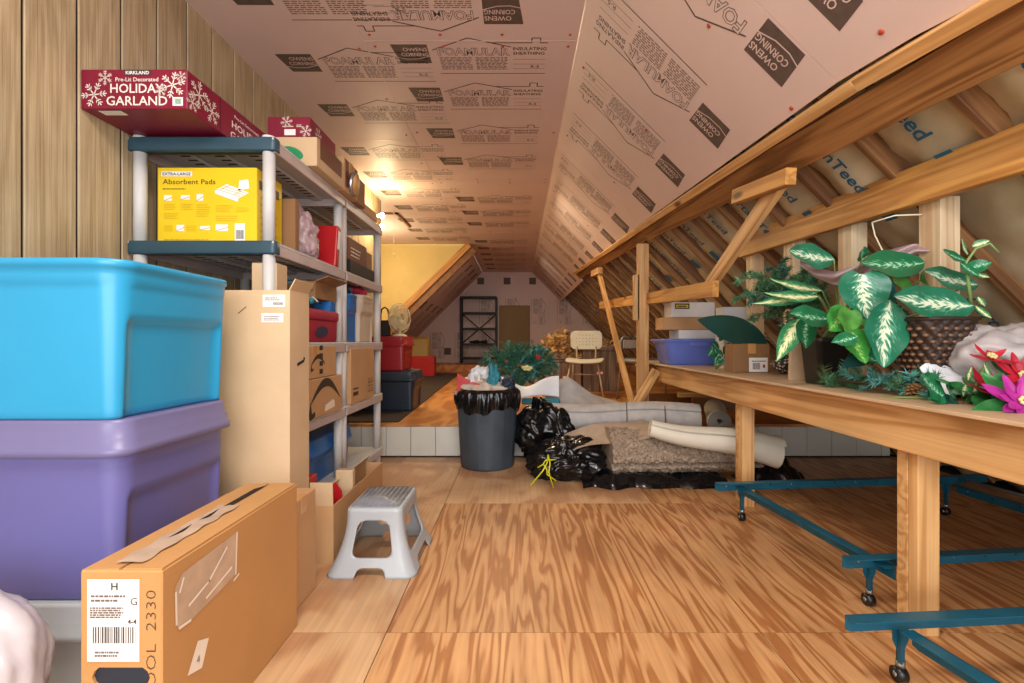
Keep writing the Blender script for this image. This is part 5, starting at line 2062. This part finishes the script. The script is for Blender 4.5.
# ------------------------------------------------------------------ leaves
def leaf(parent, base, tip, width, mat, nrm=(0, -1, .25), droop=.12, cup=.18, shape='heart', name='leaf', org=None, wave=.03, petiole=None, seed=0):
    base, tip = Vector(base), Vector(tip)
    if org is not None:
        base, tip = base - org, tip - org
    ax = tip - base
    L = ax.length
    a = ax.normalized()
    n_ = Vector(nrm)
    n_ = (n_ - a * n_.dot(a)).normalized()
    s = a.cross(n_)
    b = MB()
    def prof(v):
        if shape == 'heart':
            return (math.sin(PI * min(1, v * .98 + .02) ** .62) ** .75) * (1 - .12 * v)
        if shape == 'oval':
            return math.sin(PI * v ** .85) ** .8
        return math.sin(PI * v ** .7) ** 1.1
    def f(u, v):
        x = (u - .5) * 2
        w = prof(v) * width / 2
        back = -.10 * L * (abs(x) ** 1.6) * max(0, (.22 - v) / .22) if shape == 'heart' else 0
        z = cup * abs(x) * w - droop * L * (4 * (v - .5) ** 2 - 1) * -1 * .5 + wave * width * math.sin(v * 14 + x * 2 + seed) * abs(x)
        return base + a * (L * v + back) + s * (x * w) + n_ * z
    b.grid(f, 10, 18, mat, uv=True)
    o = b.obj(name, parent)
    if petiole is not None:
        p = Vector(petiole) - (org or Vector((0, 0, 0)))
        mid = (p + base) / 2 + Vector((0, 0, .03))
        pts = [p.lerp(mid, t).lerp(mid.lerp(base, t), t) for t in [i / 8 for i in range(9)]]
        MB().tube(pts, [.0035] * 5 + [.0028] * 4, 'stem_green', 6).obj('stem', o)
    return o


YS = .86
org = Vector((1.40, 2.20, TT_))
sp_ = thing('potted_plant', 'large artificial plant with white-spotted leaves in a black pot', 'potted plant', org)
b = MB()
loft(b, [(.12, .12, .02, 0), (.125, .125, .02, .005), (.155, .155, .025, .185), (.165, .165, .025, .187), (.165, .165, .025, .21), (.155, .155, .02, .21), (.145, .145, .02, .18)], 'pot_black')
b.obj('pot', sp_)
hub = org + Vector((.06, 0, .22))
D = 2.30
V = 'leaf_variegated'
LV = [  # base px, tip px, width px, material, depth, shape, normal
    ((834, 259), (789, 250), 27, V, 2.35, 'oval', (0, -1, .5)),
    ((862, 274), (868, 320), 44, V, 2.12, 'heart', (-.2, -1, .1)),
    ((890, 300), (884, 367), 42, V, 2.00, 'oval', (.1, -1, .15)),
    ((974, 305), (893, 296), 36, V, 1.95, 'oval', (0, -1, .5)),
    ((978, 284), (924, 270), 26, V, 2.05, 'oval', (0, -1, .6)),
    ((925, 262), (861, 262), 30, 'leaf_striped', 2.15, 'oval', (0, -1, .55)),
    ((846, 312), (829, 330), 26, 'leaf_lime', 2.10, 'heart', (0, -1, .3)),
    ((848, 312), (866, 326), 24, 'leaf_lime', 2.11, 'heart', (0, -1, .3)),
    ((850, 310), (848, 333), 22, 'leaf_bright', 2.06, 'heart', (0, -1, .4)),
    ((852, 332), (866, 363), 29, 'leaf_lime', 2.02, 'heart', (.2, -1, .2)),
    ((857, 336), (831, 342), 15, 'leaf_striped', 2.00, 'long', (0, -1, .7)),
    ((830, 318), (790, 312), 24, 'leaf_striped', 2.25, 'oval', (0, -1, .7)),
    ((800, 318), (776, 362), 18, 'leaf_cream', 2.38, 'long', (-.3, -1, .1)),
    ((806, 322), (806, 348), 20, 'leaf_striped', 2.36, 'heart', (0, -1, .1)),
    ((880, 280), (892, 312), 24, 'leaf_dark', 2.16, 'heart', (.1, -1, .2)),
    ((898, 270), (908, 296), 22, 'leaf_bright', 2.18, 'heart', (.3, -1, .2)),
    ((920, 280), (950, 272), 20, 'leaf_bright', 2.2, 'oval', (0, -1, .4)),
    ((815, 292), (752, 303), 14, 'leaf_cream', 2.42, 'long', (0, -1, .8)),
    ((822, 290), (770, 278), 13, 'leaf_cream', 2.44, 'long', (0, -1, .7)),
    ((818, 296), (764, 292), 15, 'leaf_cream', 2.40, 'long', (0, -1, .9)),
    ((870, 352), (842, 366), 16, 'leaf_dark', 2.15, 'heart', (0, -1, .5)),
    ((856, 350), (880, 362), 18, 'leaf_striped', 2.14, 'heart', (0, -1, .5)),
    ((862, 258), (864, 246), 14, 'leaf_striped', 2.2, 'heart', (0, -1, .2)),
    ((905, 320), (962, 326), 16, 'leaf_green', 2.08, 'long', (0, -1, .8)),
]
for i, (p, q, w, m_, Y, shp, nn_) in enumerate(LV):
    Y *= YS
    leaf(sp_, at(p[0], p[1], Y), at(q[0], q[1], Y - .04), 1.12 * w * Y / 483, m_, nn_, shape=shp, org=org, petiole=hub, seed=i)
b = MB()
for i in range(9):
    a = i * .7
    b.tube([(.02 * math.cos(a), .02 * math.sin(a), .19), (.06 + .02 * math.cos(a), .02 * math.sin(a), .30), (.10 * math.cos(a) + .05, .05 * math.sin(a) - .04, .40)], .004, 'stem_green', 6)
b.obj('stalks', sp_)
# tall sprout at the right, in the woven basket
org2 = Vector((1.475, 1.72, TT_))
bk = thing('woven_basket', 'dark brown flared woven basket holding a small leafy sprout', 'basket', org2)
b = MB()
def bask(u, v):
    a = u * 2 * PI
    wv = .006 * math.sin(u * 2 * PI * 18 + (PI if int(v * 11.99) % 2 else 0)) * 1.0
    r = .062 + .036 * v ** 1.2 + wv * .7
    rr_ = (abs(math.cos(a)) ** 4 + abs(math.sin(a)) ** 4) ** -.25
    return (math.cos(a) * r * rr_, math.sin(a) * r * rr_, v * .27)
b.grid(bask, 216, 36, 'basket_dark')
for row in range(11):
    for k in range(36):
        if (k + row) % 2:
            u = k / 36
            p = Vector(bask(u, (row + .5) / 12))
            b.ball(p, .0092, 'basket_brown', 1, sc=(1.15, 1.15, .8))
b.obj('weave', bk)
b = MB()
b.tube([bask(k / 40, 1) for k in range(41)], .007, 'basket_dark', 8)
b.obj('rim', bk)
so2 = Vector((1.50, 1.72, TT_ + .20))
sq_ = thing('leaf_sprig', 'pale green sprig rising above the spotted leaves by the near stud', 'artificial leaves', so2)
b = MB()
stem_pts = [at(972, 310, 1.70), at(966, 262, 1.68), at(976, 248, 1.67), at(990, 243, 1.65), at(999, 252, 1.64)]
b.tube([p - so2 for p in stem_pts], [.006, .005, .004, .004, .003], 'stem_green', 8)
b.tube([Vector((0, 0, 0)), stem_pts[0] - so2], .005, 'stem_green', 6)
b.obj('stem', sq_)
for (p, q, w, m_) in (((966, 260), (943, 249), 11, 'leaf_striped'), ((966, 268), (992, 262), 14, 'leaf_striped'), ((968, 254), (962, 238), 8, 'leaf_cream'), ((972, 246), (990, 240), 9, 'leaf_cream'), ((972, 272), (990, 277), 8, 'leaf_cream'), ((960, 262), (980, 276), 12, 'leaf_striped'), ((975, 305), (992, 318), 9, 'leaf_cream'), ((978, 296), (985, 306), 9, 'leaf_cream')):
    leaf(sq_, at(*p, 1.68), at(*q, 1.65), w * 1.68 / 483, m_, (0, -1, .4), shape='oval', org=so2)

# pine boughs behind the plant, mauve film, big dark leaf, ivy
rp = random.Random(9)
b = MB()
for i in range(60):
    p = at(rp.uniform(765, 830), rp.uniform(276, 312), 2.42 + rp.uniform(-.10, .10))
    dv = Vector((rp.uniform(-1, .2), rp.uniform(-.5, .2), rp.uniform(-.5, .55))).normalized()
    bough(b, p, p + dv * rp.uniform(.09, .15), rp, rp.choice(['needle_green', 'needle_green', 'needle_dark']), 4, .028, 70, .055, wid=.003)
lo = Vector((1.50, 2.44, TT_))
b.tube([lo, lo + Vector((.0, 0, .18)), at(800, 300, 2.42)], .008, 'twig', 6)
b.v = [v - lo for v in b.v]
tag(b.obj('pine_bough', loc=lo), 'bushy green pine bough at the left side of the spotted plant', 'artificial branch')
b = MB()
fp = [(800, 262), (815, 272), (835, 278), (860, 272), (890, 256), (915, 248), (945, 252)]
def film(u, v):
    k = u * (len(fp) - 1)
    i = min(int(k), len(fp) - 2)
    x = fp[i][0] + (fp[i + 1][0] - fp[i][0]) * (k - i)
    y = fp[i][1] + (fp[i + 1][1] - fp[i][1]) * (k - i)
    return at(x, y + (v - .5) * 15 * math.sin(PI * (.1 + .8 * u)), 2.16 - .30 * u + .02 * math.sin(v * 5 + u * 9)) - lo
b.grid(film, 50, 8, 'bag_mauve')
tag(b.obj('plastic_film', loc=lo), 'mauve plastic film draped among the spotted leaves', 'plastic film')
dl = Vector((1.42, 3.20, TT_))
t = thing('artificial_frond', 'single huge dark green leaf leaning over the small carton', 'artificial leaf', dl)
leaf(t, at(767, 342, 3.10), at(697, 319, 3.15), .19, 'leaf_dark', (.0, -1, .35), droop=-.10, cup=.04, shape='oval', org=dl, wave=0, petiole=dl + Vector((.22, 0, .01)))
io = Vector((1.36, 3.32, TT_))
iv = thing('ivy_sprig', 'small variegated ivy clump between blue basin and small carton', 'artificial ivy', io)
ri = random.Random(13)
for i in range(34):
    px_, py_ = ri.uniform(706, 748), ri.uniform(330, 360)
    if px_ < 722 and py_ < 340:
        py_ += 18
    Y = 3.30 + ri.uniform(-.06, .08)
    p = at(px_, py_, Y)
    a = ri.uniform(-2.6, -.5)
    q = p + Vector((math.cos(a) * .055, -.015, math.sin(a) * .055))
    leaf(iv, p, q, .05, ri.choice(['leaf_striped', 'leaf_lime', 'leaf_striped', 'leaf_green']), (ri.uniform(-.4, .4), -1, .4), shape='heart', org=io, cup=.3, seed=i)
b = MB()
for i in range(6):
    b.tube([(0, 0, 0), tuple((at(712 + i * 7, 345, 3.32) - io))], .003, 'stem_green', 5)
b.obj('vines', iv)

# teal garland along the table's front
go_ = Vector((1.45, 1.95, TT_))
b = MB()
for i in range(44):
    x = 842 + i * 1.9
    p = at(x, 378 + i * .18 + ri.uniform(-7, 8), 2.02 - i * .0095)
    dv = Vector((ri.uniform(-1, 1), ri.uniform(-1, .3), ri.uniform(-.2, .9))).normalized()
    needles(b, p, p + dv * .06, 44, .030, ri.choice(['needle_teal', 'needle_teal', 'needle_green']), ri, wid=.0026)
b.tube([at(842, 380, 2.0), at(880, 384, 1.82), at(925, 388, 1.62)], .005, 'twig', 6)
b.v = [Vector((v.x, v.y, max(v.z, TT_ + .002))) - go_ for v in b.v]
tag(b.obj('tinsel_garland', loc=go_), 'blue-green needle garland lying below the spotted leaves', 'garland')
b = MB()
for i in range(16):
    p = at(820 + i * 2.6, 386 + ri.uniform(-6, 4), 2.05)
    dv = Vector((ri.uniform(-1, 1), ri.uniform(-.6, .2), ri.uniform(0, .9))).normalized()
    needles(b, p, p + dv * .07, 36, .045, ri.choice(['needle_dry', 'needle_green']), ri, wid=.0018)
b.tube([at(818, 390, 2.05), at(860, 390, 2.05)], .004, 'twig', 6)
b.v = [Vector((v.x, v.y, max(v.z, TT_ + .002))) - go_ for v in b.v]
tag(b.obj('pine_sprig', loc=go_), 'dry grey-green pine sprig in front of the black pot', 'artificial branch')
pc = MB()
for k in range(9):
    for j in range(9):
        a = j * 2 * PI / 9 + k * .35
        rr_ = .030 * math.sin(PI * (k + 1) / 10.5)
        pc.ball((math.cos(a) * rr_, math.sin(a) * rr_, k * .0075), .0085, 'husk_dark', 1, sc=(1, 1, .5))
tag(pc.obj('pine_cone', loc=at(912, 392, 1.66) - Vector((0, 0, .03)), rot=(R(20), R(10), 0)), 'small brown pine cone at the end of the blue-green garland', 'pine cone')
# striped leaf clump with long stem, lily
lo3 = Vector((1.33, 1.52, TT_))
t = thing('leaf_pick', 'striped round leaf and trailing stem at the table edge', 'artificial leaves', lo3)
for (p, q, w, m_) in (((944, 396), (922, 374), 26, 'leaf_striped'), ((944, 394), (928, 398), 16, 'leaf_striped'), ((952, 396), (942, 409), 20, 'leaf_dark'), ((950, 392), (962, 382), 14, 'leaf_green'), ((968, 404), (984, 396), 12, 'leaf_green'), ((955, 398), (948, 384), 18, 'leaf_striped')):
    leaf(t, at(*p, 1.50), at(*q, 1.48), 1.15 * w * 1.5 / 483, m_, (0, -1, .6), shape='oval', org=lo3)
b = MB()
b.tube([at(880, 397, 1.68) - lo3, at(915, 400, 1.60) - lo3 + Vector((0, 0, .01)), at(948, 400, 1.62) - lo3], .004, 'stem_green', 6)
b.tube([at(925, 405, 1.6) - lo3, at(940, 402, 1.6) - lo3, at(955, 408, 1.58) - lo3], .003, 'twig', 6)
b.obj('stem', t)
lo4 = Vector((1.42, 1.50, TT_))
t = thing('lily_stem', 'pale green bud with white petals beside the red poinsettia', 'artificial flower', lo4)
for (p, q, w, m_) in (((978, 400), (986, 413), 5, 'sheet_white'), ((978, 400), (979, 414), 5, 'sheet_white'), ((978, 400), (972, 412), 5, 'sheet_white'), ((974, 386), (979, 402), 9, 'leaf_cream'), ((968, 380), (972, 366), 8, 'leaf_cream'), ((990, 376), (984, 362), 8, 'leaf_cream'), ((966, 384), (963, 396), 9, 'leaf_cream')):
    leaf(t, at(*p, 1.47), at(*q, 1.46), w * 1.47 / 483, m_, (0, -1, .3), shape='long', org=lo4, name='petal' if m_ == 'sheet_white' else 'leaf')
MB().tube([at(985, 366, 1.5) - lo4, at(975, 388, 1.5) - lo4, at(978, 401, 1.47) - lo4], .004, 'stem_green', 6).obj('stem', t)


def poinsettia(label, c, r, mat, n, seed, tilt=(0, -.7, .7), greens=5, group=None):
    r_ = random.Random(seed)
    o = Vector((c.x, c.y + .06, TT_))
    t = thing('poinsettia_flower', label, 'artificial flower', o, group=group)
    N = Vector(tilt).normalized()
    A = N.orthogonal().normalized()
    B = N.cross(A)
    for k in range(n):
        lay = k / n
        a = k * 2.399 + r_.uniform(-.2, .2)
        d = (A * math.cos(a) + B * math.sin(a)) + N * (.15 + .5 * lay)
        L = r * (1 - .35 * lay) * r_.uniform(.9, 1.1)
        leaf(t, c, c + d.normalized() * L, L * .33, mat, N + d * -.4, shape='oval', org=o, name='petal', droop=.15, seed=k)
    for k in range(greens):
        a = k * 2 * PI / greens + .5
        d = (A * math.cos(a) + B * math.sin(a)) - N * .15
        leaf(t, c - N * .01, c + d * r * 1.15, r * .5, 'leaf_green', N, shape='oval', org=o)
    b = MB()
    for k in range(7):
        b.ball(c - o + N * .012 + (A * math.cos(k) + B * math.sin(k)) * .009, .006, 'fruit_gold', 1)
    b.obj('stamens', t)
    MB().tube([c - o - N * .01, Vector((0, .03, .004))], .004, 'stem_green', 6).obj('stem', t)
    return t


poinsettia('crimson poinsettia with long flat petals next to the pale lily', at(992, 392, 1.44), .12, 'petal_red', 9, 3, (.2, -.45, .85))
poinsettia('crimson poinsettia farther right, behind the magenta one', at(1022, 376, 1.46), .10, 'petal_red', 9, 4, (-.3, -.8, .5))
poinsettia('small dark red flower on the translucent bag', at(990, 358, 1.50), .08, 'petal_red', 6, 8, (0, -.6, .8), greens=0)
poinsettia('magenta poinsettia at the right end of the table edge', at(1022, 402, 1.32), .10, 'petal_magenta', 16, 5, (-.2, -.8, .5))
# translucent bags
b = MB()
def bagf(c):
    return 1 + .30 * noise.noise(c * 1.5 + Vector((4, 2, 1))) + .16 * creases(c, 44, .9)
b.ball((0, 0, .125), 1, 'bag_cloudy', 5, sc=(.20, .16, .13), fn=bagf)
b.v = [Vector((v.x, v.y, max(v.z, .002))) for v in b.v]
tag(b.obj('clear_bag', loc=(1.66, 1.62, TT_)), 'cloudy translucent bag heaped behind the poinsettias', 'plastic bag')
b = MB()
b.grid(lambda u, v: (-.09 + .20 * u, -.06 + .12 * v, .012 + .09 * v + .02 * math.sin(u * 5) + .012 * noise.noise(Vector((u * 5, v * 5, 0)))), 20, 14, 'sheet_white')
tag(b.obj('white_sheet', loc=(1.47, 1.60, TT_)), 'folded white paper sheet in front of the woven basket', 'paper')
# the thin white wire hanging by the studs
b = MB()
b.tube([at(872, 222, 2.05), at(875, 235, 2.05), at(884, 253, 2.0), at(890, 262, 2.0)], .003, 'cord_white', 6)
b.tube([at(872, 222, 2.0), at(895, 215, 1.95), at(922, 214, 1.9)], .003, 'cord_white', 6)
tag(b.obj('wire'), 'thin white wire looping between two pale studs', 'wire')
